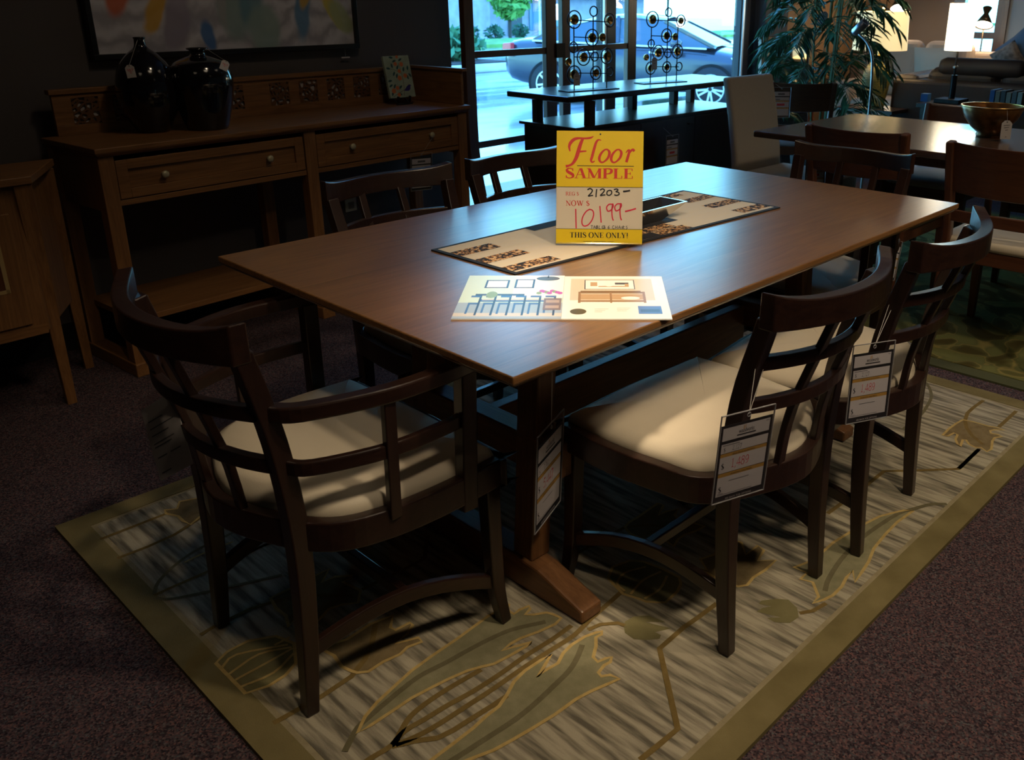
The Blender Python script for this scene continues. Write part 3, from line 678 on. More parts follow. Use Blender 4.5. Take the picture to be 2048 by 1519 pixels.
# ---------------------------------------------------------------- dining chairs
SEATMAT = CREAM
def ring_path(fh, sh, rh, rm, fy=.222, n=5):
    R = [(0, fy + .012), (fh * .6, fy + .006), (fh - .006, fy + .002), (fh, fy - .010), (sh, .06), (sh - .012, -.07), (rh + .012, -.165), (rh * .62, -.228), (0, -rm)]
    Lp = [(-x, y) for x, y in R[1:-1]][::-1]
    return catmull([(x, y, 0) for x, y in R + Lp], n, True)
def make_chair(arm, name, label):
    rt = thing(name, label, 'chair')
    fh, sh, rh, rm = (.292, .300, .236, .268) if arm else (.262, .272, .228, .268)
    fl, rl = (.255, .19) if arm else (.226, .187)
    path = ring_path(fh, sh, rh, rm)
    b = MB(); b.sweep([Vector((p.x * .955, p.y * .955, .398)) for p in path], .026, .062, closed=True)
    b.build('seat_frame', WALNUT['x'], rt, bevel=.004)
    # cushion
    b = MB(); rings = [(.90, .405), (.905, .432), (.885, .446), (.80, .459), (.62, .467), (.40, .471), (.18, .473)]
    n = len(path); vs = []; fs = []
    for s_, zz in rings:
        vs += [(p.x * s_, p.y * s_ + .0, zz) for p in path]
    vs.append((0, 0, .474))
    for a in range(len(rings) - 1):
        for k in range(n):
            l = (k + 1) % n
            fs.append((a * n + k, a * n + l, a * n + n + l, a * n + n + k))
    e = len(rings) * n
    fs += [(e - n + k, e - n + (k + 1) % n, e) for k in range(n)]
    fs.append(tuple(range(n - 1, -1, -1)))
    b.add(vs, fs); b.build('seat_cushion', SEATMAT, rt, smooth=True)
    # rear posts run from floor to crest rail, front legs to the seat frame
    for s_ in (-1, 1):
        b = MB(); pth = catmull([(s_ * rl, -.222, 0), (s_ * (rl + .001), -.208, .20), (s_ * (rl + .004), -.205, .40), (s_ * (rl + .010), -.226, .60), (s_ * (rl + .020), -.270 if arm else -.280, .785)], 4)
        m_ = len(pth); W_ = [.027 + .010 * math.sin(min(1, k / (m_ * .5)) * PI / 2) - .004 * max(0, k / m_ - .5) * 2 for k in range(m_)]
        b.sweep(pth, W_, W_, up=(0, 1, 0)); b.build('rear_post', WALNUT['z'], rt, bevel=.003)
        b = MB(); pth = catmull([(s_ * (fl + .006), .222, 0), (s_ * fl, .206, .12), (s_ * (fl - .002), .200, .39)], 4)
        m_ = len(pth); b.sweep(pth, [.026 + .012 * k / m_ for k in range(m_)], [.026 + .012 * k / m_ for k in range(m_)], up=(0, 1, 0))
        b.build('front_leg', WALNUT['z'], rt, bevel=.003)
        b = MB(); pth = [Vector((s_ * (fl + (rl - fl) * t), .205 - .415 * t, .112 + .026 * t + .048 * math.sin(PI * t))) for t in [k / 10 for k in range(11)]]
        b.sweep(pth, .018, .032); b.build('side_stretcher', WALNUT['y'], rt, bevel=.003)
    b = MB(); hm = (fl + rl) / 2; b.bar((-hm + .008, -.003, .174), (hm - .008, -.003, .174), .020, .026); b.build('cross_stretcher', WALNUT['x'], rt, bevel=.003)
    # crest rail
    def plan(x, e, yb, sag): return yb - sag * (1 - (x / e) ** 2)
    e = rl + .038; yE = -.272 if arm else -.283
    xs = [-e + 2 * e * k / 20 for k in range(21)]
    b = MB(); vs = []; fs = []
    for x in xs:
        ear = .018 * (abs(x) / e) ** 5
        y = plan(x, e, yE, .072)
        t_ = .015
        vs += [(x, y - t_ * 1.15, .768), (x, y + t_ * 1.0, .768), (x, y + t_ * .9, .822 + ear), (x, y - t_ * 1.15, .822 + ear)]
    for k in range(20):
        for q in range(4):
            r = (q + 1) % 4
            fs.append((k * 4 + q, k * 4 + r, k * 4 + 4 + r, k * 4 + 4 + q))
    fs += [(3, 2, 1, 0), (80, 81, 82, 83)]
    b.add(vs, fs); b.build('crest_rail', WALNUT['x'], rt, bevel=.003)
    for x in (-.070, .070):
        b = MB(); y1 = plan(x, e, yE, .070)
        pth = catmull([(x * 1.05, -.243, .405), (x * 1.02, -.266, .56), (x, y1, .785)], 4)
        b.sweep(pth, .024, .015, side=(1, 0, 0)); b.build('back_slat', WALNUT['z'], rt, bevel=.002)
    zl = (.665, .553) if arm else (.690, .592)
    for zz in zl:
        yb = -.212 - .07 * (zz - .5) / .3
        ee = rl + .005 + .012 * (zz - .5) / .3
        pth = [Vector((x, plan(x, ee, yb, .050 + .02 * (zz - .5) / .3), zz)) for x in [-ee + 2 * ee * k / 14 for k in range(15)]]
        b = MB(); b.sweep(pth, .018, .028); b.build('back_rail', WALNUT['x'], rt, bevel=.002)
    if arm:
        for s_ in (-1, 1):
            b = MB(); pth = catmull([(s_ * (rl + .012), -.238, .664), (s_ * .250, -.195, .665), (s_ * .296, -.06, .667), (s_ * .300, .06, .667), (s_ * .292, .150, .667)], 5)
            b.sweep(pth, [.026 + .008 * k / len(pth) for k in range(len(pth))], .030); b.build('armrest', WALNUT['y'], rt, bevel=.004)
            b = MB(); pth = catmull([(s_ * (rl + .010), -.218, .552), (s_ * .245, -.185, .552), (s_ * .290, -.06, .553), (s_ * .292, .06, .553), (s_ * .286, .120, .553)], 5)
            b.sweep(pth, .016, .028); b.build('side_rail', WALNUT['y'], rt, bevel=.003)
            b = MB(); b.bar((s_ * .284, .118, .35), (s_ * .290, .125, .655), .030, .036, up=(0, 1, 0)); b.build('arm_post', WALNUT['z'], rt, bevel=.003)
            b = MB(); b.bar((s_ * .288, -.055, .41), (s_ * .297, -.055, .655), .016, .024, up=(0, 1, 0)); b.build('arm_slat', WALNUT['z'], rt, bevel=.002)
    return rt
GRP = 'dark lattice-back chairs around the oak table'
sc_ = make_chair(False, 'dining_chair', 'dark lattice-back side chair on the near side, closest to the camera, cream seat')
sc_['group'] = GRP
sc_.location = (0.629, 0.058, 0.0118)
def more(src, loc, rz, label):
    c = copy_tree(src); c.location = loc; c.rotation_euler = (0, 0, rz); c['label'] = label
    return c
more(sc_, (1.136, 0.042, 0.0118), math.radians(5), 'dark lattice-back side chair on the near side, right of the closest one')
more(sc_, (0.628, 0.965, 0.0118), PI, 'dark lattice-back side chair across the table, in front of the sideboard tag')
more(sc_, (1.150, 0.965, 0.0118), PI, 'dark lattice-back side chair across the table, directly behind the yellow sign')
ac = make_chair(True, 'arm_chair', 'dark lattice-back armchair at the near left end of the oak table')
ac['group'] = GRP
ac.location = (-0.038, 0.530, 0.0118); ac.rotation_euler = (0, 0, -PI / 2)
more(ac, (1.775, 0.478, 0.0118), PI / 2, 'dark lattice-back armchair at the far right end of the oak table')

# ---------------------------------------------------------------- lettering: strokes for printed serif capitals, script and handwriting
TK, TN = .19, .055
def _v(x, y0, y1, w=TK): return ('r', x - w / 2, x + w / 2, y0, y1)
def _h(x0, x1, y, w=TN): return ('r', x0, x1, y - w / 2, y + w / 2)
def _s(x0, x1, y): return ('r', x0, x1, y - .0, y + .05) if y < .5 else ('r', x0, x1, y - .05, y)
def _c(*p): return ('c', p)
O_ = lambda cx, rx, ry=.52, k=1.0: ('c', [(cx + rx * math.cos(a), .5 + ry * math.sin(a), TN + (TK * k - TN) * abs(math.cos(a)) ** 1.5) for a in [2 * PI * q / 28 for q in range(29)]])
GL = {
 'S': (.60, [_c((.50, .74, .05), (.46, .90, .06), (.32, .975, .06), (.16, .93, .10), (.10, .77, .16), (.20, .62, .19), (.36, .48, .20), (.50, .34, .19), (.51, .16, .14), (.38, .04, .07), (.22, .03, .06), (.10, .12, .06), (.06, .28, .05)), ('r', .475, .525, .70, .98), ('r', .04, .09, .02, .30)]),
 'A': (.80, [('l', .38, 1, .10, .03, .06), ('l', .42, 1, .66, .03, .19), _h(.22, .56, .36), _s(.0, .26, 0), _s(.48, .84, 0)]),
 'M': (1.02, [_v(.16, 0, 1, .06), _v(.86, 0, 1), ('l', .16, 1, .50, .04, .19), ('l', .84, 1, .50, .04, .06), _s(.02, .32, 0), _s(.68, 1.0, 0), _s(.02, .26, 1), _s(.78, 1.0, 1)]),
 'P': (.70, [_v(.20, 0, 1), _s(.04, .40, 0), _s(.04, .30, 1), _c((.2, .97, .06), (.44, .965, .08), (.60, .87, .15), (.62, .72, .19), (.56, .56, .14), (.42, .475, .07), (.25, .465, .06))]),
 'L': (.68, [_v(.20, 0, 1), _s(.04, .38, 1), _s(.04, .62, 0), ('r', .57, .63, 0, .28)]),
 'E': (.70, [_v(.20, 0, 1), _s(.04, .62, 1), _s(.04, .64, 0), _h(.2, .50, .5), ('r', .57, .62, .76, 1), ('r', .59, .64, 0, .27), ('r', .45, .50, .38, .63)]),
 'T': (.74, [_v(.36, 0, 1), _s(.03, .69, 1), _s(.20, .52, 0), ('r', .03, .08, .74, 1), ('r', .64, .69, .74, 1)]),
 'H': (.86, [_v(.19, 0, 1), _v(.66, 0, 1), _h(.2, .66, .51), _s(.04, .35, 0), _s(.04, .35, 1), _s(.51, .82, 0), _s(.51, .82, 1)]),
 'I': (.42, [_v(.2, 0, 1), _s(.04, .36, 0), _s(.04, .36, 1)]),
 'O': (.84, [O_(.41, .33)]),
 'N': (.86, [_v(.16, 0, 1, .06), _v(.70, 0, 1, .06), ('l', .14, 1, .70, 0, .20), _s(.03, .30, 0), _s(.0, .18, 1), _s(.56, .84, 1)]),
 'Y': (.80, [_v(.40, 0, .5), ('l', .14, .98, .40, .42, .19), ('l', .68, .98, .42, .45, .06), _s(.24, .56, 0), _s(.0, .32, 1), _s(.54, .82, 1)]),
 'R': (.80, [_v(.20, 0, 1), _s(.04, .38, 0), _s(.04, .3, 1), _c((.2, .97, .06), (.44, .965, .08), (.58, .87, .15), (.60, .74, .19), (.54, .59, .13), (.42, .52, .07), (.25, .51, .06)), ('l', .42, .52, .70, .03, .18), _s(.62, .82, 0)]),
 'G': (.84, [_c((.70, .72, .05), (.62, .92, .06), (.44, .975, .06), (.22, .88, .13), (.11, .62, .19), (.12, .36, .19), (.24, .12, .13), (.44, .03, .06), (.62, .08, .08), (.68, .16, .1)), _v(.67, .05, .44, .17), _s(.5, .82, .44), ('r', .68, .73, .68, .98)]),
 'W': (1.12, [('l', .14, 1, .38, .02, .19), ('l', .58, .96, .40, .02, .06), ('l', .54, 1, .78, .02, .19), ('l', .98, 1, .80, .02, .06), _s(.0, .30, 1), _s(.42, .70, 1), _s(.84, 1.12, 1)]),
 '!': (.34, [('l', .16, 1, .16, .28, .16), ('d', .16, .07, .085)]),
 '$': (.60, [_c((.48, .78, .05), (.42, .90, .06), (.28, .95, .06), (.14, .87, .12), (.12, .72, .15), (.28, .55, .17), (.44, .42, .17), (.50, .26, .15), (.42, .10, .1), (.28, .05, .06), (.14, .1, .06), (.07, .24, .05)), ('r', .27, .32, -.1, 1.1)]),
 '1': (.50, [_v(.26, 0, 1, .11), _s(.1, .42, 0), ('l', .08, .84, .24, .95, .05)]),
 '2': (.56, [_c((.08, .72, .1), (.12, .90, .07), (.27, .97, .06), (.42, .88, .12), (.44, .70, .13), (.32, .44, .1), (.08, .04, .05)), ('r', .06, .50, 0, .11)]),
 '4': (.58, [_v(.40, 0, 1, .12), ('l', .40, .96, .05, .32, .05), ('r', .03, .55, .25, .33)]),
 '5': (.56, [('r', .12, .48, .88, 1), ('l', .13, .98, .11, .54, .05), _c((.10, .54, .05), (.28, .60, .07), (.46, .48, .12), (.48, .28, .14), (.38, .08, .09), (.22, .02, .06), (.08, .1, .08))]),
 '7': (.54, [('r', .06, .50, .88, 1), ('l', .48, .93, .20, 0, .10)]),
 '8': (.56, [('c', [(.28 + .17 * math.cos(a), .76 + .20 * math.sin(a), .05 + .07 * abs(math.cos(a))) for a in [2 * PI * q / 18 for q in range(19)]]), ('c', [(.28 + .21 * math.cos(a), .28 + .26 * math.sin(a), .05 + .09 * abs(math.cos(a))) for a in [2 * PI * q / 20 for q in range(21)]])]),
 '9': (.56, [('c', [(.27 + .19 * math.cos(a), .68 + .27 * math.sin(a), .05 + .09 * abs(math.cos(a))) for a in [2 * PI * q / 20 for q in range(21)]]), _c((.47, .66, .12), (.46, .36, .11), (.34, .10, .08), (.14, .02, .05))]),
 ',': (.24, [_c((.10, .08, .13), (.15, -.02, .09), (.06, -.18, .03))]),
 ' ': (.36, [])}
def serif(mb, body, x, y, h, z, mi, sx=1.0, wk=1.0, adv=1.0):
    for ch in body:
        w, ops = GL[ch]
        X = lambda q: x + q * h * sx
        Y = lambda q: y + q * h
        for k, op in enumerate(ops):
            zz = z + k * 4e-6
            if op[0] == 'r':
                x0, x1 = op[1], op[2]
                if wk != 1 and op[4] - op[3] > .5:
                    c = (x0 + x1) / 2; x0 = c + (x0 - c) * wk; x1 = c + (x1 - c) * wk
                mb.rect(X(x0), X(x1), Y(op[3]), Y(op[4]), zz, mi)
            elif op[0] == 'l':
                a, b_, w_ = op[1], op[3], op[5] * (wk if op[5] > .1 else 1) / 2
                mb.flat([(X(a - w_), Y(op[2])), (X(b_ - w_), Y(op[4])), (X(b_ + w_), Y(op[4])), (X(a + w_), Y(op[2]))], zz, mi)
            elif op[0] == 'd':
                mb.disc(X(op[1]), Y(op[2]), op[3] * h * sx, op[3] * h, zz, mi, 14)
            else:
                p = catmull([(q[0], q[1], q[2]) for q in op[1]], 3)
                mb.ribbon([(X(q.x), Y(q.y)) for q in p], [q.z * h * sx * (wk if q.z > .1 else 1) for q in p], zz, mi)
        x += w * h * sx * adv
    return x
def stroke(mb, pts, w, z, mi, n=5):
    """pen stroke through points (x, y[, width factor])"""
    p = catmull([(q[0], q[1], (q[2] if len(q) > 2 else 1.0)) for q in pts], n) if len(pts) > 2 else [Vector((q[0], q[1], q[2] if len(q) > 2 else 1.0)) for q in pts]
    mb.ribbon([(q.x, q.y) for q in p], [max(.1, q.z) * w for q in p], z, mi)

# ---------------------------------------------------------------- floor sample sign
sg = thing('sale_sign', 'yellow and cream floor sample sign standing on the table runner', 'sign')
frame(sg, (0.6973, 0.4546, 0.7590), (0.6592, -0.7519, 0.0), (0.1919, 0.1804, 0.9647))
SW, SH = .217, .281
def sx_(px): return (px - 1112) / 173.0 * SW - SW / 2
def sy_(py): return (488 - py) / 226.0 * SH
YEL = mat('sign_yellow', (0.86, 0.62, 0.004), 0.5); SCREAM = mat('sign_cream', (0.74, 0.66, 0.52), 0.5); SRED = mat('sign_red', (0.66, 0.035, 0.028), 0.5); PEN = mat('red_marker', (0.72, 0.02, 0.07), 0.5)
c = MB(); c.box(-SW / 2, SW / 2, 0, SH, -.0012, 0, 0)
c.rect(-SW / 2, SW / 2, sy_(374), SH, .0003, 1); c.rect(-SW / 2, SW / 2, 0, sy_(458), .0003, 1)
c.rect(-SW / 2, SW / 2, sy_(374.4), sy_(373.4), .0004, 2); c.rect(-SW / 2, SW / 2, sy_(458.4), sy_(457.5), .0004, 2)
sgc = c.build('card', [SCREAM, YEL, INK], sg)
c = MB(); zt = .0006
c.disc(sx_(1199), sy_(268.5), .0022, .0022, zt, 1, 14)
def pz(pts, s=4.551, ox=1010, oy=140): return [(sx_(ox + q[0] / s), sy_(oy + q[1] / s), *(q[2:])) for q in pts]
PW = SW / 173.0          # one photo pixel in metres
stroke(c, pz([(586, 742, .6), (578, 700, 1.4), (592, 662, 1.8), (625, 632, 1.7), (668, 622, 1.1), (720, 624, 1.0), (770, 618, 1.1), (798, 604, .4)]), 3.6 * PW, zt, 0)
stroke(c, pz([(700, 628, 1.6), (682, 672, 2.0), (664, 730, 2.2), (642, 800, 2.1), (612, 850, 1.6), (580, 870, 1.3), (548, 878, 1.7)]), 3.4 * PW, zt + 1e-5, 0)
stroke(c, pz([(648, 746, 1.0), (690, 742, 1.2), (735, 738, .8)]), 3.0 * PW, zt + 2e-5, 0)
stroke(c, pz([(868, 640, .5), (842, 636, 1.0), (822, 660, 1.5), (804, 720, 1.7), (786, 790, 1.7), (778, 822, 1.5), (790, 838, 1.0), (812, 826, .5)]), 3.2 * PW, zt, 0)
for ox in (0, 108):
    stroke(c, pz([(930 + ox, 722, 1.0), (900 + ox, 726, 1.0), (866 + ox, 762, 1.5), (852 + ox, 806, 1.7), (866 + ox, 836, 1.2), (894 + ox, 834, 1.0), (932 + ox, 796, 1.5), (944 + ox, 750, 1.7), (928 + ox, 722, 1.0)]), 3.2 * PW, zt, 0)
stroke(c, pz([(1092, 752, .5), (1112, 728, 1.0), (1124, 734, 1.5), (1112, 786, 1.7), (1098, 836, 1.7)]), 3.2 * PW, zt, 0)
stroke(c, pz([(1112, 780, .8), (1134, 738, 1.2), (1156, 722, 1.5), (1170, 736, 1.6)]), 3.2 * PW, zt + 1e-5, 0)
c.rect(sx_(1152.8), sx_(1266.4), sy_(332.2), sy_(331.0), zt, 1)
serif(c, 'SAMPLE', sx_(1129.5), sy_(356.5), 20.0 * PW * 1.0, zt, 0, 1.52, 1.0, 1.0)
serif(c, 'REG $', sx_(1130.3), sy_(391.2), 7.3 * PW, zt, 0, 1.12, .7)
serif(c, 'NOW $', sx_(1130.6), sy_(411.6), 10.2 * PW, zt, 0, 1.26, .75)
bk = 2.6 * PW
stroke(c, pz([(748, 1090), (770, 1078), (792, 1092), (782, 1118), (756, 1146), (782, 1142), (800, 1140)]), bk, zt, 1)
stroke(c, pz([(832, 1082), (828, 1118), (826, 1156)]), bk, zt, 1)
stroke(c, pz([(862, 1092), (884, 1080), (902, 1090), (892, 1112), (866, 1140), (890, 1136), (912, 1134)]), bk, zt, 1)
stroke(c, pz([(946, 1092), (928, 1104), (926, 1130), (948, 1138), (968, 1120), (964, 1096), (944, 1092)]), bk, zt, 1)
stroke(c, pz([(988, 1086), (1012, 1080), (1026, 1090), (1008, 1104), (1030, 1110), (1036, 1128), (1012, 1138), (992, 1132)]), bk, zt, 1)
stroke(c, pz([(1072, 1102), (1104, 1098), (1136, 1092)]), bk * 1.3, zt, 1)
rk = 2.5 * PW
stroke(c, pz([(642, 1264), (644, 1340), (648, 1442)]), rk, zt, 2)
stroke(c, pz([(770, 1266), (735, 1290), (706, 1340), (700, 1392), (718, 1420), (756, 1410), (792, 1364), (806, 1310), (794, 1276), (762, 1266)]), rk, zt, 2)
stroke(c, pz([(862, 1236), (868, 1300), (876, 1388)]), rk, zt, 2)
for ox, oy in ((0, 4), (74, 0)):
    stroke(c, pz([(976 + ox, 1214 + oy), (946 + ox, 1216 + oy), (924 + ox, 1244 + oy), (936 + ox, 1278 + oy), (966 + ox, 1266 + oy), (984 + ox, 1232 + oy), (978 + ox, 1212 + oy), (972 + ox, 1280 + oy), (978 + ox, 1340 + oy), (988 + ox, 1364 + oy)]), rk, zt, 2)
stroke(c, pz([(1092, 1284), (1140, 1272), (1192, 1256)]), rk * 1.2, zt, 2)
tk = .95 * PW
def hand(word, x, y, h, w):
    F = {'T': [[(0, 1), (.8, 1)], [(.4, 1), (.36, 0)]], 'A': [[(0, 0), (.35, 1), (.7, 0)], [(.15, .4), (.6, .4)]], 'B': [[(.05, 1), (0, 0)], [(.05, 1), (.55, .85), (.1, .52), (.6, .3), (0, 0)]], 'L': [[(.05, 1), (0, 0), (.5, .02)]], 'E': [[(.55, .95), (.08, .8), (.1, .5), (.4, .5)], [(.1, .5), (.05, .08), (.55, .1)]],
         '&': [[(.7, .5), (.3, .0), (.05, .25), (.5, .75), (.3, 1), (.15, .75), (.6, .05)]], '6': [[(.55, 1), (.1, .5), (.15, .05), (.5, .1), (.5, .45), (.12, .4)]], 'C': [[(.6, .9), (.2, .95), (0, .5), (.2, .05), (.65, .1)]], 'H': [[(.05, 1), (0, 0)], [(.6, 1), (.55, 0)], [(.03, .5), (.58, .5)]], 'I': [[(.1, .8), (.08, 0)]], 'R': [[(.05, .95), (0, 0)], [(.05, .95), (.5, .75), (.06, .45), (.55, 0)]], 'S': [[(.5, .9), (.15, .85), (.2, .55), (.5, .35), (.3, .05), (0, .1)]]}
    for ch in word:
        if ch == ' ': x += .45 * h; continue
        for st in F[ch]:
            stroke(c, [(x + q[0] * h, y + q[1] * h) for q in st], w, zt, 1, 3)
        x += (.95 if ch != 'I' else .4) * h
hand('TABLE', sx_(1181.5), sy_(457.0), 5.9 * PW, tk); hand('& 6', sx_(1207), sy_(457.0), 6.2 * PW, tk); hand('CHAIRS', sx_(1225), sy_(457.2), 6.4 * PW, tk)
serif(c, 'THIS ONE ONLY!', sx_(1139.5), sy_(475.6), 10.6 * PW, zt, 1, 1.20, .95)
for a_, b_ in ((1166.5, 1184.5), (1187.5, 1212.5), (1215, 1228.5)): c.rect(sx_(a_), sx_(b_), sy_(483.4), sy_(482.6), zt, 1)
c.build('lettering', [SRED, INK, PEN], sgc, recalc=False)
h_ = MB(); h_.box(-SW / 2 - .001, SW / 2 + .001, -.001, SH + .002, .0012, .0026); h_.build('cover', SLEEVE, sg)
h_ = MB(); h_.M = Matrix.Rotation(math.radians(-15.3), 4, 'X'); h_.box(-SW / 2, SW / 2, -.0052, -.0022, -.085, .02); h_.build('stand_foot', SLEEVE, sg)

# ---------------------------------------------------------------- table runner and tray
run = thing('table_runner', 'cream table runner with leopard and black patches and black binding on the table', 'table runner', (0.39, 0.43, 0.7502))
RQ = [(.389, .427), (1.402, .365), (1.398, .731), (.385, .733)]
def ru(u, v):
    a = Vector((*RQ[0], 0)).lerp(Vector((*RQ[1], 0)), u); d = Vector((*RQ[3], 0)).lerp(Vector((*RQ[2], 0)), u)
    p = a.lerp(d, v); return (p.x - .39, p.y - .43)
def leopard():
    m, nt, p = nodes('leopard_print'); L = nt.links
    tc = nt.nodes.new('ShaderNodeTexCoord'); n = nt.nodes.new('ShaderNodeTexNoise'); n.inputs['Scale'].default_value = 120; n.inputs['Detail'].default_value = 1
    L.new(tc.outputs['Object'], n.inputs['Vector'])
    r = nt.nodes.new('ShaderNodeValToRGB'); r.color_ramp.interpolation = 'CONSTANT'
    r.color_ramp.elements[0].color = (.010, .008, .008, 1); r.color_ramp.elements[1].position = .50; r.color_ramp.elements[1].color = (.40, .18, .055, 1)
    e = r.color_ramp.elements.new(.60); e.color = (.60, .42, .22, 1)
    L.new(n.outputs['Fac'], r.inputs[0]); L.new(r.outputs[0], p.inputs['Base Color']); p.inputs['Roughness'].default_value = .9
    return m
c = MB(); zz = .0032
c.prism([ru(0, 0), ru(1, 0), ru(1, 1), ru(0, 1)], 0, .0035, 1)
c.flat([ru(.012, .035), ru(.988, .035), ru(.988, .965), ru(.012, .965)], .0037, 0)
for k in range(1, 8):
    v = .035 + .93 * k / 8
    c.ribbon([ru(.013, v), ru(.987, v)], .0012, .0039, 3)
for u0, u1, v0, v1, mi in ((.012, .135, .66, .81, 2), (.012, .145, .36, .51, 2), (.012, .155, .06, .20, 2), (.30, .47, .85, .965, 1), (.36, .50, .035, .16, 1), (.50, .62, .035, .15, 2), (.44, .60, .16, .28, 2), (.50, .66, .28, .40, 1), (.44, .58, .40, .52, 2), (.42, .56, .64, .76, 2), (.52, .70, .76, .88, 1), (.56, .66, .52, .60, 1),
                          (.80, .94, .86, .965, 2), (.86, .988, .62, .74, 2), (.85, .988, .35, .48, 2), (.86, .988, .07, .20, 2)):
    c.flat([ru(u0, v0), ru(u1, v0), ru(u1, v1), ru(u0, v1)], .0041, mi)
c.build('cloth', [mat('runner_cream', (0.58, 0.50, 0.38), 0.9, bump=.2, bscale=500), mat('runner_black', (0.008, 0.008, 0.012), 0.8), leopard(), mat('quilt_thread', (0.62, 0.50, 0.28), 0.9)], run)
tr = thing('tray', 'small boat-shaped silver tray with black inside, behind the yellow sign', 'tray', (0.945, 0.535, 0.7545))
def hull(l, w, z_, t=0): return [(-l / 2, -w / 2, z_), (l / 2, -w / 2 + t, z_), (l / 2, w / 2 + t, z_), (-l / 2, w / 2, z_)]
c = MB(); a = hull(.15, .045, 0); d = hull(.31, .10, .046)
c.add(a + d, [(3, 2, 1, 0), (0, 1, 5, 4), (1, 2, 6, 5), (2, 3, 7, 6), (3, 0, 4, 7)])
e = hull(.298, .089, .0462); c.add(d + e, [(0, 1, 5, 4), (1, 2, 6, 5), (2, 3, 7, 6), (3, 0, 4, 7)])
c.build('shell', mat('polished_silver', (0.70, 0.66, 0.60), 0.16, 1.0), tr, recalc=False)
c = MB(); g = hull(.14, .036, .004); c.add(e + g, [(0, 1, 5, 4), (1, 2, 6, 5), (2, 3, 7, 6), (3, 0, 4, 7), (4, 5, 6, 7)])
c.build('lining', mat('black_lacquer', (0.012, 0.012, 0.014), 0.5), tr, recalc=False)

# ---------------------------------------------------------------- open catalogue
ct = thing('catalogue', 'open furniture catalogue lying on the near corner of the oak table', 'catalogue')
frame(ct, (0.251, 0.141, 0.7503), (0.688, -0.726, 0), (0.726, 0.688, 0))
PGW, PGH = .214, .288
WPAGE = mat('glossy_page', (0.80, 0.77, 0.70), 0.35)
cm = lambda n_, col: mat('print_' + n_, col, 0.35)
mats_ = [WPAGE, cm('mint', (0.60, 0.68, 0.52)), cm('floor_blue', (0.35, 0.40, 0.45)), cm('dark', (0.03, 0.035, 0.055)), cm('navy', (0.06, 0.12, 0.26)), cm('pale', (0.85, 0.80, 0.72)), cm('brown', (0.20, 0.11, 0.05)), cm('tan', (0.45, 0.28, 0.15)), cm('magenta', (0.50, 0.05, 0.30)), cm('green', (0.25, 0.32, 0.10)), cm('olive', (0.09, 0.07, 0.025)), cm('blue', (0.10, 0.18, 0.42)), cm('text', (0.40, 0.37, 0.33)), cm('room', (0.62, 0.52, 0.40)), cm('wood2', (0.28, 0.15, 0.07))]
c = MB()
c.box(-PGW, 0, 0, PGH, 0, .0022, 0); lz = .0024
L_ = lambda u, v: (-PGW + u * PGW, v * PGH)
def lr(u0, u1, v0, v1, mi, k=0): c.flat([L_(u0, v0), L_(u1, v0), L_(u1, v1), L_(u0, v1)], lz + k * 1.5e-5, mi)
lr(0, 1, 0, 1, 1); lr(.5, 1, .45, 1, 5, 1); lr(0, 1, 0, .34, 2, 2); lr(.0, 1, .05, .12, 13, 3)
lr(.20, .44, .68, .88, 3, 4); lr(.22, .42, .70, .86, 5, 5); lr(.50, .70, .68, .90, 3, 4); lr(.52, .68, .70, .88, 5, 5)
c.disc(*L_(.83, .92), .026, .016, lz + 9e-5, 10); lr(.825, .835, .94, 1, 3, 6)
lr(.14, .62, .50, .54, 3, 6); lr(.20, .98, .36, .42, 4, 7); lr(.22, .96, .395, .42, 13, 8)
for q in range(6):
    u = .10 + q * .145
    lr(u, u + .11, .30, .34, 4, 9); lr(u, u + .02, .10 + .02 * (q % 2), .34, 4, 10); lr(u + .09, u + .11, .07, .50, 3, 10); lr(u + .005, u + .105, .46, .50, 4, 11)
lr(.82, .99, .18, .44, 6, 12); lr(.84, .97, .22, .28, 7, 13); lr(.84, .97, .34, .40, 7, 13)
for q in range(9):
    c.disc(*L_(.76 + .026 * q, .56 + .05 * ((q * 7) % 4) / 3), .006, .009, lz + 2.2e-4 + q * 1e-6, 8 if q % 3 else 9, 8)
c.disc(*L_(.30, .52), .012, .022, lz + 2.2e-4, 9, 12)
c.build('left_page', mats_, ct, recalc=False)
c = MB(); c.box(0.0005, PGW + .004, -.001, PGH - .006, 0, .0026, 0); lz = .0028
L_ = lambda u, v: (u * PGW, v * (PGH - .006))
lr(.07, .90, .32, .93, 13); lr(.07, .90, .32, .40, 5, 1); lr(.21, .72, .66, .90, 3, 2); lr(.22, .71, .67, .89, 5, 3)
c.disc(*L_(.46, .80), .012, .020, lz + 1e-4, 0, 14); lr(.27, .34, .74, .84, 7, 5); lr(.35, .62, .72, .745, 7, 5); lr(.52, .66, .78, .83, 3, 5); lr(.62, .66, .72, .80, 7, 6)
lr(.15, .81, .56, .60, 6, 2); lr(.15, .175, .34, .58, 14, 3); lr(.46, .48, .34, .58, 14, 3); lr(.785, .81, .34, .58, 14, 3); lr(.15, .81, .36, .40, 14, 4); lr(.17, .80, .42, .54, 7, 1); lr(.17, .77, .60, .625, 6, 2)
c.disc(*L_(.66, .45), .020, .010, lz + 1.2e-4, 5, 14)
c.disc(*L_(.155, .15), .0165, .0175, lz + 1e-4, 10, 24)
lr(.72, .94, .10, .27, 11, 3); lr(.74, .92, .14, .20, 4, 4)
for q in range(3): lr(.31, .44 - .03 * q, .20 - .03 * q, .207 - .03 * q, 12, 3); lr(.52, .65 - .02 * q, .22 - .03 * q, .227 - .03 * q, 12, 3)
c.build('right_page', mats_, ct, recalc=False)

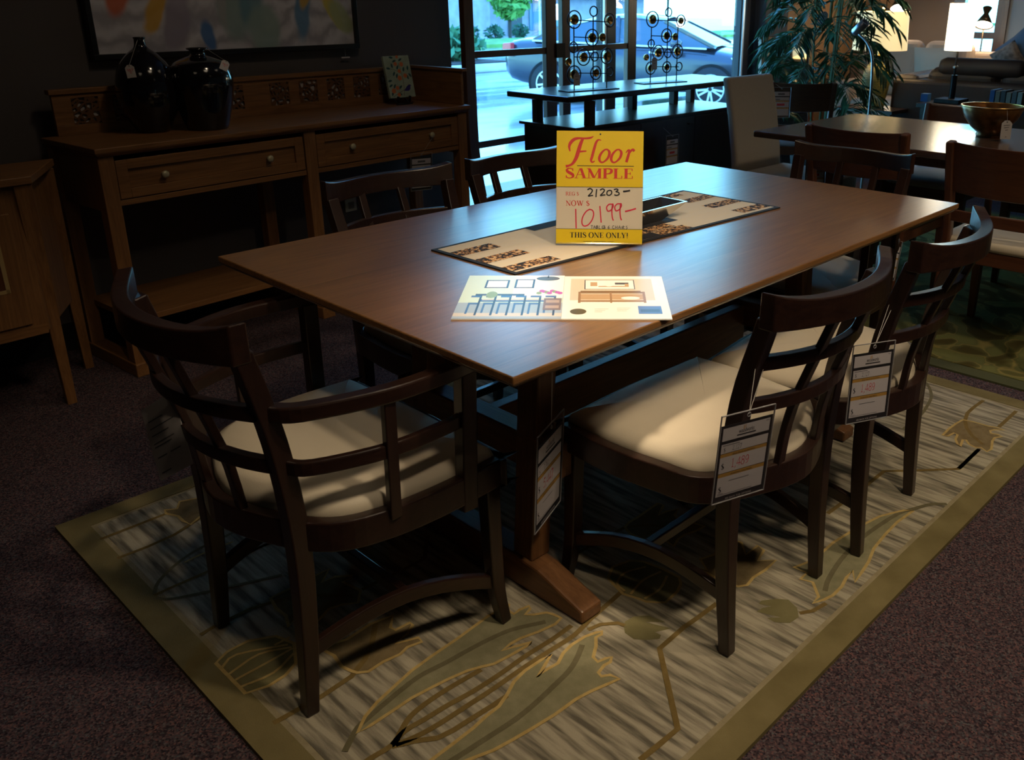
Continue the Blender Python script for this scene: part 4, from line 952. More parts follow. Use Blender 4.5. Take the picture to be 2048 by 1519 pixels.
# ---------------------------------------------------------------- price tags
DARKCARD = mat('tag_black', (0.020, 0.019, 0.022), 0.5); TAGW = mat('tag_white', (0.60, 0.56, 0.58), 0.5)
def price_tag(label, ctr, right, up, w, h, price, old, string_to, group='sleeved price tags', detail=True, sleeve=True):
    """sleeved shop tag; centre, directions and size of the sleeve, string to the point it hangs from"""
    t = thing('price_tag', label, 'price tag', group=group)
    r = Vector(right).normalized(); u = Vector(up); u = (u - r * u.dot(r)).normalized()
    org = Vector(ctr) - u * (h / 2)
    frame(t, org, r, u)
    c = MB(); ch = h * .885; X = lambda q: (q - .5) * w; Y = lambda q: ch * (1 - q)
    c.box(X(.02), X(.98), .002, ch, -.0005, 0, 0)
    for k, (a, b_) in enumerate(((.035, .195), (.235, .355), (.405, .61), (.665, .915))): c.rect(X(.065), X(.935), Y(b_), Y(a), .0002, 1)
    c.rect(X(.065), X(.935), Y(.405), Y(.362), .0002, 2); c.rect(X(.065), X(.935), Y(.665), Y(.617), .0002, 2)
    z_ = .0004
    if detail:
        hh = ch
        c.text('woodworks', X(.5), Y(.135), .080 * hh, z_, 3, .56, 'CENTER')
        c.rect(X(.33), X(.68), Y(.165), Y(.150), z_, 3); c.rect(X(.86), X(.92), Y(.062), Y(.055), z_, 5)
        c.rect(X(.44), X(.455), Y(.10), Y(.05), z_, 2); c.rect(X(.47), X(.482), Y(.085), Y(.045), z_, 2)
        c.rect(X(.09), X(.40), Y(.258), Y(.250), z_, 5)
        serif(c, '$', X(.11), Y(.335), .05 * hh, z_, 3, 1.0, .7); serif(c, old, X(.27), Y(.335), .062 * hh, z_, 5, .9, .55)
        c.text('SALE PRICE AS SHOWN:', X(.5), Y(.397), .030 * hh, z_, 3, 1.0, 'CENTER')
        serif(c, '$', X(.10), Y(.56), .075 * hh, z_, 3, 1.0, 1.0); serif(c, price, X(.28), Y(.56), .115 * hh, z_, 4, .92, .5)
        c.text('STARTING SALE PRICE:', X(.5), Y(.655), .030 * hh, z_, 3, 1.0, 'CENTER')
        c.rect(X(.28), X(.66), Y(.735), Y(.728), z_, 5)
        serif(c, '$', X(.10), Y(.865), .075 * hh, z_, 3, 1.0, 1.0); c.rect(X(.09), X(.74), Y(.90), Y(.894), z_, 5); c.rect(X(.09), X(.20), Y(.885), Y(.879), z_, 5)
        c.text('SEE BACK FOR OPTIONS', X(.5), Y(.975), .034 * hh, z_, 1, 1.0, 'CENTER')
    else:
        c.rect(X(.33), X(.68), Y(.15), Y(.09), z_, 5); c.rect(X(.12), X(.45), Y(.33), Y(.30), z_, 5); c.rect(X(.3), X(.7), Y(.55), Y(.47), z_, 4)
    c.build('card', [DARKCARD, TAGW, GOLDINK, INK, RED, mat('grey_ink', (0.12, 0.12, 0.13), 0.6)], t, recalc=False)
    if sleeve:
        c = MB(); c.box(-w / 2, w / 2, 0, h, .0011, .0016); c.build('sleeve', SLEEVE, t)
        c = MB(); e_ = .0011
        for a, b_, d_, f_ in ((-w / 2, -w / 2 + .0012, 0, h), (w / 2 - .0012, w / 2, 0, h), (-w / 2, w / 2, 0, .0012), (-w / 2, w / 2, h - .0012, h)): c.box(a, b_, d_, f_, -e_, .0018)
        c.tube([(.004 * math.cos(k * PI / 6), h * .955 + .004 * math.sin(k * PI / 6), .0018) for k in range(12)], .0008, 5, closed=True)
        c.build('sleeve_edge', mat('sleeve_edge', (0.30, 0.29, 0.30), 0.25), t)
    inv = t.matrix_world.inverted(); c = MB()
    for q in string_to:
        c.tube([(0, h * .955, .001), inv @ Vector(q)], .0006, 5)
    c.build('string', THREAD, t)
    return t
price_tag('sleeved price tag with red 1,489 on the closest dark side chair', (0.3477, -0.2330, 0.556), (0.9545, -0.2974, -0.0206), (-.0002, -.0699, .9976), .1235, .1852, '1,489', '2,127', [(0.412, -0.206, .700), (0.445, -0.206, .70)])
price_tag('sleeved price tag with red 1,489 on the second dark side chair', (0.8424, -0.2357, 0.5419), (0.9346, -0.3513, -0.0556), (.0735, .0377, .9966), .1223, .1835, '1,489', '2,127', [(0.938, -0.215, .695), (0.968, -0.216, .700)])
price_tag('sleeved price tag hanging from the oak table edge by its near post', (0.2679, 0.199, 0.3874), (0.9189, 0.3944, -0.0007), (.0201, -.0451, .9988), .1454, .2326, '5,447', '7,782', [(0.275, 0.19, .722), (0.285, 0.195, .722)])
price_tag('sleeved price tag hanging from the right drawer knob of the sideboard', (1.575, 2.405, 0.576), (0.9972, -0.0622, -0.0414), (.0385, -.0471, .9981), .116, .174, '', '', [(1.68, 2.43, .734)], detail=False)
price_tag('sleeved price tag on the dark console cabinet behind the oak table', (2.8922, 1.958, 0.575), (0.9997, -0.02, 0), (0, .0, 1), .105, .165, '', '', [(2.89, 2.022, .690)], detail=False)
price_tag('sleeved price tag on the armchair at the far right end', (2.155, 0.330, 0.4403), (0.9482, -0.0654, -0.3108), (.3136, .0366, .9489), .0986, .1479, '', '', [(2.06, 0.32, .60)], detail=False)
# back of the tag on the near armchair
t = thing('price_tag', 'white back of the price tag on the near left armchair, printed lines', 'price tag', group='sleeved price tags')
frame(t, Vector((-0.3354, 0.6305, 0.5544)) - Vector((.108, .5817, .8062)) * .083, (0.322, -0.7877, 0.5252), (.108, .5817, .8062))
c = MB(); w_, h_ = .1105, .1658; ch = .146
c.box(-w_ / 2 + .002, w_ / 2 - .002, .001, ch, -.0005, 0, 0)
for k, (y, a, b_) in enumerate(((.115, .12, .55), (.100, .12, .82), (.086, .12, .62), (.070, .12, .72), (.063, .12, .62), (.042, .12, .40), (.042, .5, .80), (.012, .12, .40))): c.rect((a - .5) * w_, (b_ - .5) * w_, y, y + .0022, .0003, 1)
c.build('card', [mat('tag_back', (0.52, 0.48, 0.46), 0.5), mat('grey_ink', (0.12, 0.12, 0.13), 0.6)], t, recalc=False)
c = MB(); c.box(-w_ / 2, w_ / 2, 0, h_, .0009, .0014); c.build('sleeve', SLEEVE, t)
c = MB(); inv = t.matrix_world.inverted(); c.tube([(0.02, h_ * .97, 0), inv @ Vector((-.335, .60, .69))], .0006, 5); c.build('string', THREAD, t)

# ---------------------------------------------------------------- sideboard
A7 = math.radians(5)
sb = thing('sideboard', 'long oak sideboard with two drawers and fretwork gallery by the dark wall', 'sideboard', (0.165, 2.304, 0), A7)
def sbw(x, y, z): return Vector((0.165 + x * math.cos(A7) - y * math.sin(A7), 2.304 + x * math.sin(A7) + y * math.cos(A7), z))
SL, SD = 1.772, .425
b = MB(); b.box(0, SL, 0, SD, .832, .85); b.hexa([(.012, .012, .818), (SL - .012, .012, .818), (SL - .012, SD, .818), (.012, SD, .818), (0, 0, .832), (SL, 0, .832), (SL, SD, .832), (0, SD, .832)])
b.build('top', SIDEOAK['x'], sb, bevel=.003)
for x in (.012, .833, 1.702):
    for y in (.018, .372):
        b = MB(); b.hexa([(x, y, .03), (x + .050, y, .03), (x + .050, y + .05, .03), (x, y + .05, .03), (x, y, .818), (x + .055, y, .818), (x + .055, y + .05, .818), (x, y + .05, .818)])
        b.build('leg', SIDEOAK['z'], sb, bevel=.002)
    b = MB(); b.box(x - .004, x + .058, .008, .432, 0, .052); b.build('foot', SIDEOAK['y'], sb, bevel=.004)
b = MB(); b.box(.05, 1.715, .03, .42, .200, .223); b.build('lower_shelf', SIDEOAK['x'], sb, bevel=.002)
for x in (.024, 1.715):
    b = MB(); b.box(x, x + .022, .06, .375, .62, .818); b.build('side_panel', SIDEOAK['z'], sb)
b = MB(); b.box(.06, 1.71, .40, .412, .64, .818); b.build('back_panel', SIDEOAK['x'], sb)
for x0, x1 in ((.065, .831), (.887, 1.700)):
    b = MB(); b.box(x0, x1, .022, .05, .640, .660); b.build('drawer_rail', SIDEOAK['x'], sb, bevel=.002)
    d_ = MB(); f0, f1, z0, z1, e = x0 + .004, x1 - .004, .664, .800, .040
    d_.box(f0, f0 + e, .020, .036, z0, z1); d_.box(f1 - e, f1, .020, .036, z0, z1); d_.box(f0 + e, f1 - e, .020, .036, z1 - .034, z1); d_.box(f0 + e, f1 - e, .020, .036, z0, z0 + .034)
    d_.box(f0 + e, f1 - e, .029, .036, z0 + .034, z1 - .034); d_.box(f0 + .01, f1 - .01, .036, .38, z0 + .01, z1 - .015)
    dr = d_.build('drawer', SIDEOAK['x'], sb, bevel=.0015)
    for kx in (x0 + (x1 - x0) * .22, x0 + (x1 - x0) * .78):
        k = MB(); k.M = Matrix.Translation((kx, .029, .732)) @ Matrix.Rotation(PI / 2, 4, 'X')
        k.lathe([(.006, 0), (.005, .010), (.012, .017), (.014, .022), (.010, .027), (.001, .028)], 16)
        k.build('knob', mat('pale_brass_knob', (0.55, 0.50, 0.33), 0.35, 0.3), dr, smooth=True)
# gallery with pierced panels
gx = [.120 + .150 * k for k in range(5)] + [.945 + .150 * k for k in range(5)]
b = MB(); b.box(.055, 1.745, .405, .420, .85, .886); b.box(.055, 1.745, .405, .420, .984, 1.0)
xs = [.055] + [q for g in gx for q in (g, g + .098)] + [1.745]
for a, c_ in zip(xs[::2], xs[1::2]): b.box(a, c_, .405, .420, .886, .984)
b.build('gallery_back', SIDEOAK['x'], sb, bevel=.001)
def fret():
    m = bpy.data.materials.new('pierced_fret'); m.use_nodes = True; nt = m.node_tree; L = nt.links
    p = nt.nodes['Principled BSDF']; p.inputs['Base Color'].default_value = (.13, .055, .018, 1); p.inputs['Roughness'].default_value = .55
    out = nt.nodes['Material Output']
    tc = nt.nodes.new('ShaderNodeTexCoord'); mp = nt.nodes.new('ShaderNodeMapping'); mp.inputs['Scale'].default_value = (1, 0, 1.0); L.new(tc.outputs['Object'], mp.inputs[0])
    n = nt.nodes.new('ShaderNodeTexNoise'); n.inputs['Scale'].default_value = 25; L.new(mp.outputs[0], n.inputs['Vector'])
    ad = nt.nodes.new('ShaderNodeVectorMath'); ad.operation = 'MULTIPLY_ADD'; L.new(n.outputs['Color'], ad.inputs[0]); ad.inputs[1].default_value = (.014, 0, .014); L.new(mp.outputs[0], ad.inputs[2])
    v = nt.nodes.new('ShaderNodeTexVoronoi'); v.feature = 'DISTANCE_TO_EDGE'; v.inputs['Scale'].default_value = 46; L.new(ad.outputs[0], v.inputs['Vector'])
    g = nt.nodes.new('ShaderNodeMath'); g.operation = 'GREATER_THAN'; g.inputs[1].default_value = .13; L.new(v.outputs['Distance'], g.inputs[0])
    t = nt.nodes.new('ShaderNodeBsdfTransparent'); x = nt.nodes.new('ShaderNodeMixShader')
    L.new(g.outputs[0], x.inputs[0]); L.new(p.outputs[0], x.inputs[1]); L.new(t.outputs[0], x.inputs[2]); L.new(x.outputs[0], out.inputs[0])
    return m
FRET = fret(); FBACK = mat('fret_lit_wall_tone', (0.50, 0.46, 0.45), 0.8)
for g in gx:
    b = MB(); b.box(g, g + .098, .406, .411, .886, .984); b.build('fret_panel', FRET, sb)
    b = MB(); b.box(g, g + .098, .416, .419, .886, .984); b.build('added_fret_panel', FBACK, sb)  # added pale panel; its colour stands in for the lit wall seen through the holes
b = MB(); b.box(.045, 1.77, .395, .430, 1.0, 1.018); b.build('gallery_cap', SIDEOAK['x'], sb, bevel=.002)
b = MB(); b.box(1.742, 1.758, .03, .405, .85, 1.008); b.box(1.735, 1.768, .01, .41, 1.008, 1.022); b.build('gallery_end', SIDEOAK['y'], sb, bevel=.002)

# vases with their tags, tile on an easel, knob tag
VASE = mat('black_glaze', (0.008, 0.007, 0.009), 0.10, spec=0.6, coat=0.5)
def vase(label, p, prof):
    o = thing('vase', label, 'vase', p)
    b = MB(); pr = [Vector((r, z, 0)) for r, z in prof]; pr = [(max(.002, q.x), q.y) for q in catmull(pr, 5)]
    b.lathe(pr, 40, cap=True); b.build('body', VASE, o, smooth=True)
    rim = MB(); r, z = prof[-1]; rim.tube([(r * math.cos(2 * PI * k / 28), r * math.sin(2 * PI * k / 28), z) for k in range(28)], .0035, 6, closed=True); rim.build('rim', VASE, o, smooth=True)
    return o
v1 = sbw(.345, .272, .8502); v2 = sbw(.520, .190, .8502)
vase('tall black glazed bottle vase with narrow neck on the sideboard', v1, [(.055, 0), (.068, .02), (.100, .09), (.108, .165), (.092, .235), (.055, .285), (.024, .312), (.0185, .345)])
vase('squat black glazed vase with flared lip right of the bottle vase', v2, [(.074, 0), (.082, .02), (.104, .10), (.117, .185), (.098, .245), (.055, .268), (.030, .278), (.027, .292), (.036, .303)])
def hang_tag(name, label, ctr, right, up, w, h, hang, scrib, group, holes=True, ink=None):
    t = thing(name, label, 'price tag', group=group)
    r = Vector(right).normalized(); u = Vector(up); u = (u - r * u.dot(r)).normalized()
    frame(t, Vector(ctr) - u * h / 2, r, u)
    c = MB(); k = w * .28
    c.prism([(-w / 2, 0), (w / 2, 0), (w / 2, h - k), (w / 2 - k, h), (-w / 2 + k, h), (-w / 2, h - k)], -.0004, 0, 0)
    for q in scrib: stroke(c, [(x * w, y * h) for x, y in q], w * .05, .0003, 1, 3)
    c.disc(0, h * .92, w * .07, w * .07, .0003, 2, 10)
    c.build('card', [mat('manila_white', (0.58, 0.53, 0.50), 0.7), ink or RED, INK], t, recalc=False)
    inv = t.matrix_world.inverted(); c = MB()
    for q in hang: c.tube([(0, h * .92, .0006), inv @ Vector(q)], .0007, 5)
    c.build('string', THREAD, t)
    return t
scr = [[(-.35, .62), (-.2, .66), (-.25, .5)], [(-.1, .5), (-.05, .68), (.08, .5), (-.1, .5)], [(.12, .66), (.3, .68), (.2, .48)], [(-.1, .36), (.0, .40), (.12, .34)]]
q1 = v1 + Vector((-.078, -.078, .232)); 
hang_tag('price_tag', 'small white tag with red figures hanging on the tall bottle vase', q1, (.80, -.60, .13), (.12, .06, .97), .032, .046, [v1 + Vector((-.012, -.016, .338))], scr, 'white tags on the vases')
q2 = v2 + Vector((.055, -.098, .243))
hang_tag('price_tag', 'small white tag with red figures hanging on the squat vase', q2, (.82, -.30, -.50), (.32, .46, .74), .030, .046, [v2 + Vector((.028, -.022, .302))], scr, 'white tags on the vases')
ea = thing('easel', 'small black wire easel holding the bird tile on the sideboard', 'easel', sbw(1.575, .285, .8502), A7 - .10)
c = MB()
for s_ in (-1, 1):
    c.tube([(s_ * .032, -.030, .004), (s_ * .034, .02, .030), (s_ * .030, .085, .004)], .0045, 6); c.tube([(s_ * .034, -.030, .012), (s_ * .034, -.034, .040)], .006, 6); c.tube([(s_ * .03, .03, .03), (s_ * .012, .062, .12)], .004, 6)
c.tube([(-.045, -.034, .004), (.045, -.034, .004)], .0045, 6); c.tube([(-.04, .02, .030), (.04, .02, .030)], .004, 6)
c.build('wire_stand', BLACKMETAL, ea, smooth=True)
ti = thing('art_tile', 'upright tile painted with orange flowers and a blue bird on the easel', 'tile')
an = A7 - .10
frame(ti, sbw(1.575, .285, .8502) + Vector((.010, -.012, .033)), (math.cos(an), math.sin(an), 0), (-.22 * math.sin(an), .22 * math.cos(an), .97))
c = MB(); w_, h_ = .146, .198; c.box(-w_ / 2, w_ / 2, 0, h_, -.014, 0, 0)
tmap = lambda px, py: ((px - 40) / 560.0 * w_ - w_ / 2, (760 - py) / 690.0 * h_)
def leaf(px, py, l, ang, mi):
    x, y = tmap(px, py); a = math.radians(ang)
    P = [(-.5, 0), (-.25, .2), (.05, .24), (.3, .15), (.5, 0), (.3, -.12), (0, -.18), (-.3, -.12)]
    c.flat([(x + (u * math.cos(a) - v * math.sin(a)) * l, y + (u * math.sin(a) + v * math.cos(a)) * l) for u, v in P], .0005, mi)
stroke(c, [tmap(*q) for q in ((345, 740), (375, 620), (385, 470), (375, 340), (350, 200))], .0022, .0004, 4); stroke(c, [tmap(*q) for q in ((110, 740), (240, 690), (370, 640))], .0022, .0004, 4); stroke(c, [tmap(*q) for q in ((120, 280), (240, 300), (370, 370))], .0018, .0004, 4)
for px, py, an_ in ((110, 270, 170), (200, 230, 100), (215, 365, 60), (265, 160, 20), (210, 95, 170), (400, 140, 30), (315, 265, 60), (440, 300, 75), (535, 280, 80), (560, 400, 130), (500, 430, 110), (100, 480, 10), (270, 400, 70), (100, 560, 30), (180, 570, 60), (305, 590, 40), (270, 700, 150), (110, 690, 60)): leaf(px, py, .025, an_, 1)
for px, py, r in ((280, 205, 9), (410, 215, 10), (340, 90, 7), (340, 325, 9), (320, 440, 11), (450, 405, 10), (230, 600, 9), (140, 645, 11), (240, 715, 9)): 
    x, y = tmap(px, py)
    c.flat([(x + r * .001 * (1 + .25 * (k % 2)) * math.cos(PI * k / 5), y + r * .001 * (1 + .25 * (k % 2)) * math.sin(PI * k / 5)) for k in range(10)], .0006, 2)
c.flat([tmap(*q) for q in ((365, 650), (440, 585), (490, 555), (520, 560), (545, 572), (520, 585), (510, 630), (470, 660), (410, 660))], .0007, 3)
c.build('face', [mat('tile_mint', (0.34, 0.42, 0.33), 0.35, var=.25, vscale=14), mat('tile_teal', (0.018, 0.085, 0.095), 0.35), mat('tile_orange', (0.60, 0.17, 0.06), 0.35), mat('tile_blue', (0.04, 0.03, 0.20), 0.35), mat('tile_stem', (0.12, 0.10, 0.06), 0.35)], ti, recalc=False)

# ---------------------------------------------------------------- painting on the dark wall
pa = thing('painting', 'large abstract painting of white and coloured petals in a black frame', 'painting', rf(.380, -.001, 1.108), A6)
PW_, PH_ = 1.262, .92
b = MB()
for x0, x1, z0, z1 in ((0, PW_, 0, .022), (0, PW_, PH_ - .022, PH_), (0, .022, .022, PH_ - .022), (PW_ - .022, PW_, .022, PH_ - .022)): b.box(x0, x1, -.045, 0, z0, z1)
b.build('frame', mat('black_frame', (0.008, 0.008, 0.009), 0.35), pa, bevel=.002)
def petals():
    m, nt, p = nodes('petal_canvas'); L = nt.links
    tc = nt.nodes.new('ShaderNodeTexCoord')
    n = nt.nodes.new('ShaderNodeTexNoise'); n.inputs['Scale'].default_value = 5; n.inputs['Detail'].default_value = 3; L.new(tc.outputs['Object'], n.inputs['Vector'])
    ad = nt.nodes.new('ShaderNodeVectorMath'); ad.operation = 'MULTIPLY_ADD'; L.new(n.outputs['Color'], ad.inputs[0]); ad.inputs[1].default_value = (.07, 0, .07); L.new(tc.outputs['Object'], ad.inputs[2])
    w = nt.nodes.new('ShaderNodeTexWave'); w.wave_type = 'RINGS'; w.inputs['Scale'].default_value = 3; w.inputs['Distortion'].default_value = 12; w.inputs['Detail'].default_value = 4; w.inputs['Detail Scale'].default_value = 1.3; L.new(ad.outputs[0], w.inputs['Vector'])
    r = nt.nodes.new('ShaderNodeValToRGB'); r.color_ramp.elements[0].color = (.36, .34, .38, 1); r.color_ramp.elements[1].color = (.62, .60, .63, 1); L.new(w.outputs['Fac'], r.inputs[0])
    out = r.outputs[0]
    off = (.035, 0, .035)
    B = [(.14, .24, .05, .10, -25, (.62, .12, .03)), (.27, .18, .045, .11, -25, (.66, .36, .02)), (.36, .13, .065, .15, -10, (.30, .26, .33)), (.37, .36, .09, .2, 0, (.40, .36, .44)), (.485, .08, .035, .075, 5, (.04, .16, .42)), (.62, .19, .10, .17, 8, (.25, .35, .33)), (.70, .24, .07, .16, 0, (.13, .27, .33)), (.76, .10, .09, .13, 0, (.28, .38, .34)), (.55, .25, .03, .18, 10, (.36, .36, .36)), (.96, .17, .045, .15, -12, (.10, .25, .42)), (.985, .26, .03, .10, -12, (.60, .36, .05)), (1.12, .18, .04, .12, 35, (.62, .50, .04)), (1.17, .15, .06, .11, 40, (.40, .45, .22)), (1.2, .28, .06, .04, 10, (.32, .38, .36)),
         (.5, .6, .15, .25, 20, (.3, .4, .4)), (.9, .65, .14, .22, -20, (.6, .4, .1)), (.2, .65, .12, .2, 30, (.3, .25, .4))]
    for cx, cz, rx, rz, rot, col in B:
        mp = nt.nodes.new('ShaderNodeMapping'); mp.vector_type = 'TEXTURE'
        mp.inputs['Location'].default_value = (cx + off[0], 0, cz + off[2]); mp.inputs['Rotation'].default_value = (0, math.radians(-rot), 0); mp.inputs['Scale'].default_value = (rx, 1000, rz)
        L.new(ad.outputs[0], mp.inputs[0])
        ln = nt.nodes.new('ShaderNodeVectorMath'); ln.operation = 'LENGTH'; L.new(mp.outputs[0], ln.inputs[0])
        mr = nt.nodes.new('ShaderNodeMapRange'); mr.interpolation_type = 'SMOOTHSTEP'; mr.inputs['From Min'].default_value = .62; mr.inputs['From Max'].default_value = 1.05; mr.inputs['To Min'].default_value = .9; mr.inputs['To Max'].default_value = 0
        L.new(ln.outputs['Value'], mr.inputs['Value'])
        mx = nt.nodes.new('ShaderNodeMix'); mx.data_type = 'RGBA'; L.new(mr.outputs[0], mx.inputs['Factor']); L.new(out, mx.inputs['A']); mx.inputs['B'].default_value = (*col, 1); out = mx.outputs['Result']
    L.new(out, p.inputs['Base Color']); p.inputs['Roughness'].default_value = .6
    return m
b = MB(); b.box(.022, PW_ - .022, -.030, -.006, .022, PH_ - .022); b.build('canvas', petals(), pa)
pt = thing('price_tag', 'tiny white card on a thread under the right end of the painting', 'price tag', rf(1.565, -.022, 1.064), A6)
c = MB(); c.box(-.024, .024, -.004, .0, 0, .006); c.build('card', mat('manila_white', (0.58, 0.53, 0.50), 0.7), pt)
c = MB(); c.tube([(0, -.002, .006), (0, -.002, .046)], .0008, 5); c.build('string', THREAD, pt)
wo = thing('wall_outlet', 'small white wall outlet on the dark wall below the sideboard drawers', 'outlet', rf(1.53, -.001, .31), A6)
b = MB(); b.box(-.035, .035, -.006, 0, 0, .115); b.build('cover_plate', mat('outlet_plastic', (0.55, 0.52, 0.42), 0.4), wo, bevel=.002)
b = MB(); b.box(-.017, .017, -.008, -.006, .014, .048); b.box(-.017, .017, -.008, -.006, .067, .101); b.build('socket', mat('outlet_dark', (0.2, 0.19, 0.16), 0.4), wo)

# ---------------------------------------------------------------- cabinet at the left edge
cb = thing('cabinet', 'oak cabinet with tapered legs and inlaid door at the left edge', 'cabinet', (-0.45, 2.35, 0))
CM = Matrix.Translation((0.45, -2.35, 0))
def cmb(): m_ = MB(); m_.M = CM; return m_
b = cmb(); b.prism([(-.072, 2.170), (.085, 2.475), (-1.02, 2.42), (-.92, 2.115)], .785, .81); b.build('top', SIDEOAK['x'], cb, bevel=.003)
b = cmb(); b.prism([(-.105, 2.195), (.050, 2.465), (-.99, 2.405), (-.895, 2.142)], .30, .785); b.build('body', SIDEOAK['z'], cb)
b = cmb(); b.prism([(-.110, 2.190), (-.15, 2.19), (-.89, 2.138), (-.895, 2.142)], .292, .325); b.build('bottom_rail', SIDEOAK['x'], cb)
for (x, y), (x2, y2) in (((-.098, 2.200), (-.072, 2.262)), ((.042, 2.455), (.085, 2.560)), ((-.98, 2.395), (-1.0, 2.48)), ((-.89, 2.150), (-.91, 2.20))):
    b = cmb(); b.bar((x, y, .785), (x2, y2, 0), .052, .046, up=(0, 1, 0), w2=.030, h2=.028); b.build('leg', SIDEOAK['z'], cb, bevel=.002)
dd = Vector((.79, .053, 0)).normalized(); nn = Vector((dd.y, -dd.x, 0))
def onf(s, o, z): p = Vector((-.895, 2.142, 0)) + dd * s + nn * o; return (p.x, p.y, z)
def fbox(m_, s0, s1, o0, o1, z0, z1, mi=0): m_.hexa([onf(s0, o0, z0), onf(s1, o0, z0), onf(s1, o1, z0), onf(s0, o1, z0), onf(s0, o0, z1), onf(s1, o0, z1), onf(s1, o1, z1), onf(s0, o1, z1)], mi)
b = cmb(); fbox(b, .05, .745, 0, .012, .335, .70); dr = b.build('door', SIDEOAK['z'], cb, bevel=.002)
INL = mat('pale_inlay', (0.42, 0.29, 0.12), 0.5)
b = cmb(); 
for s0, s1, z0, z1 in ((.50, .70, .640, .652), (.50, .70, .452, .464), (.69, .702, .452, .652), (.50, .512, .452, .652)): fbox(b, s0, s1, .012, .0135, z0, z1)
b.build('inlay_frame', INL, dr)
b = cmb(); fbox(b, .512, .69, .012, .0128, .464, .640); b.build('inlay_panel', REDOAK['z'], dr)
b = cmb(); b.tube([onf(s, .0142, z) for s, z in ((.60, .612), (.655, .612), (.668, .600), (.672, .55), (.666, .535), (.650, .535))], .0018, 5); b.build('inlay_line', INL, dr)
b = cmb(); b.M = CM @ Matrix.Translation(onf(.655, .012, .628)) ; b.lathe([(.001, -.009), (.009, -.005), (.009, .005), (.001, .009)], 12); b.build('inlay_dot', INL, dr, smooth=True)

# ---------------------------------------------------------------- dark console with raised shelf, wire sculptures
cn = thing('console_cabinet', 'dark console cabinet with raised shelf in front of the shop window', 'console', (2.94, 2.23, 0))
def cmx(): m_ = MB(); m_.M = Matrix.Translation((-2.94, -2.23, 0)); return m_
b = cmx(); b.box(2.245, 3.655, 2.045, 2.42, .06, .735); b.build('body', DARK2['z'], cn)
b = cmx(); b.box(2.30, 3.60, 2.08, 2.39, 0, .06); b.build('plinth', BLACKMETAL, cn)
b = cmx(); b.box(2.225, 3.675, 2.03, 2.44, .735, .75); b.build('top', DARK2['x'], cn, bevel=.003)
for k in range(3):
    b = cmx(); x0 = 2.25 + k * .468; b.box(x0 + .003, x0 + .465, 2.033, 2.045, .075, .725); d_ = b.build('door', DARK2['z'], cn, bevel=.001)
    b = cmx(); b.tube([(x0 + .40, 2.033, .69), (x0 + .40, 2.018, .69), (x0 + .44, 2.018, .69), (x0 + .44, 2.033, .69)], .004, 6); b.build('handle', BLACKMETAL, d_)
for x, y in ((2.35, 2.06), (2.28, 2.36), (3.02, 2.36), (3.02, 2.07), (3.56, 2.07), (3.56, 2.36)):
    if (x, y) in ((3.02, 2.07), (3.56, 2.07)): continue
    b = cmx(); b.box(x - .017, x + .025, y - .02, y + .02, .75, .868); b.build('shelf_post', DARK2['z'], cn, bevel=.002)
b = cmx(); b.box(3.38, 3.422, 2.34, 2.38, .75, .868); b.build('shelf_post', DARK2['z'], cn, bevel=.002)
b = cmx(); b.box(2.20, 3.76, 2.055, 2.50, .868, .897); b.build('raised_shelf', DARK2['x'], cn, bevel=.006)
WIRE = mat('black_wire', (0.015, 0.015, 0.02), 0.45, 0.5); GOLDD = mat('gold_disc', (0.75, 0.47, 0.16), 0.25, 1.0)
def sculpture(label, loc, rz, us, ks, u0, v0, slope, base_w, rods, hlines, rings):
    o = thing('wire_sculpture', label, 'sculpture', loc, rz, 'wire sculptures on the console')
    X = lambda u: (u - u0) * us
    Z = lambda u, v: max(.004, (v0 + slope * (u - u0) - v) * ks)
    b = MB(); b.box(0, base_w, -.045, .045, 0, .005); b.build('base', WIRE, o)
    w = MB()
    for u, vt in rods: w.tube([(X(u), 0, .004), (X(u), 0, Z(u, vt))], .0032, 6)
    for a, b_, v in hlines: w.tube([(X(a), 0, Z(a, v)), (X(b_), 0, Z(b_, v))], .0028, 6)
    w.build('rods', WIRE, o)
    for u, v, ry, kind in rings:
        r = ry * ks; x, z = X(u), Z(u, v)
        if kind != 's':
            q = MB(); q.tube([(x + r * math.cos(2 * PI * k / 24), .0, z + r * math.sin(2 * PI * k / 24)) for k in range(24)], .0034, 6, closed=True); q.build('ring', WIRE, o)
        if kind != 'o':
            rr = r if kind == 's' else r * .60
            q = MB(); q.M = Matrix.Translation((x, .0, z)) @ Matrix.Rotation(PI / 2, 4, 'X')
            q.lathe([(rr, -.004), (rr, .004), (rr * .75, .001), (.002, -.006)], 20); q.build('disc', GOLDD, o, smooth=False)
    return o
f9 = lambda x, y, r, k: (1080 + x / 9.309, y / 9.309, r / 9.309, k)
R1 = [f9(*q) for q in ((660, 420, 155, 'd'), (1010, 255, 88, 'o'), (1305, 395, 120, 'd'), (980, 725, 150, 'd'), (1170, 710, 78, 's'), (642, 910, 95, 'o'), (825, 1080, 148, 'd'), (1030, 1060, 85, 'o'), (1260, 1050, 142, 'd'), (550, 1170, 70, 's'), (650, 1395, 155, 'd'), (1050, 1360, 122, 'd'), (1320, 1340, 85, 'o'))]
sculpture('black wire sculpture of rings and gold discs, left one on the console', (2.362, 2.250, .8972), math.radians(-9), .00324, .00252, 1129, 184, -7 / 102, .33, [(1150, 58), (1215, 52), (1187.5, 36)], [(1150, 1218, 46), (1150, 1206, 78), (1150, 1214, 116), (1150, 1222, 147)], R1)
f6 = lambda x, y, r, k: (1300 + x / 6.827, y / 6.827, r / 6.827, k)
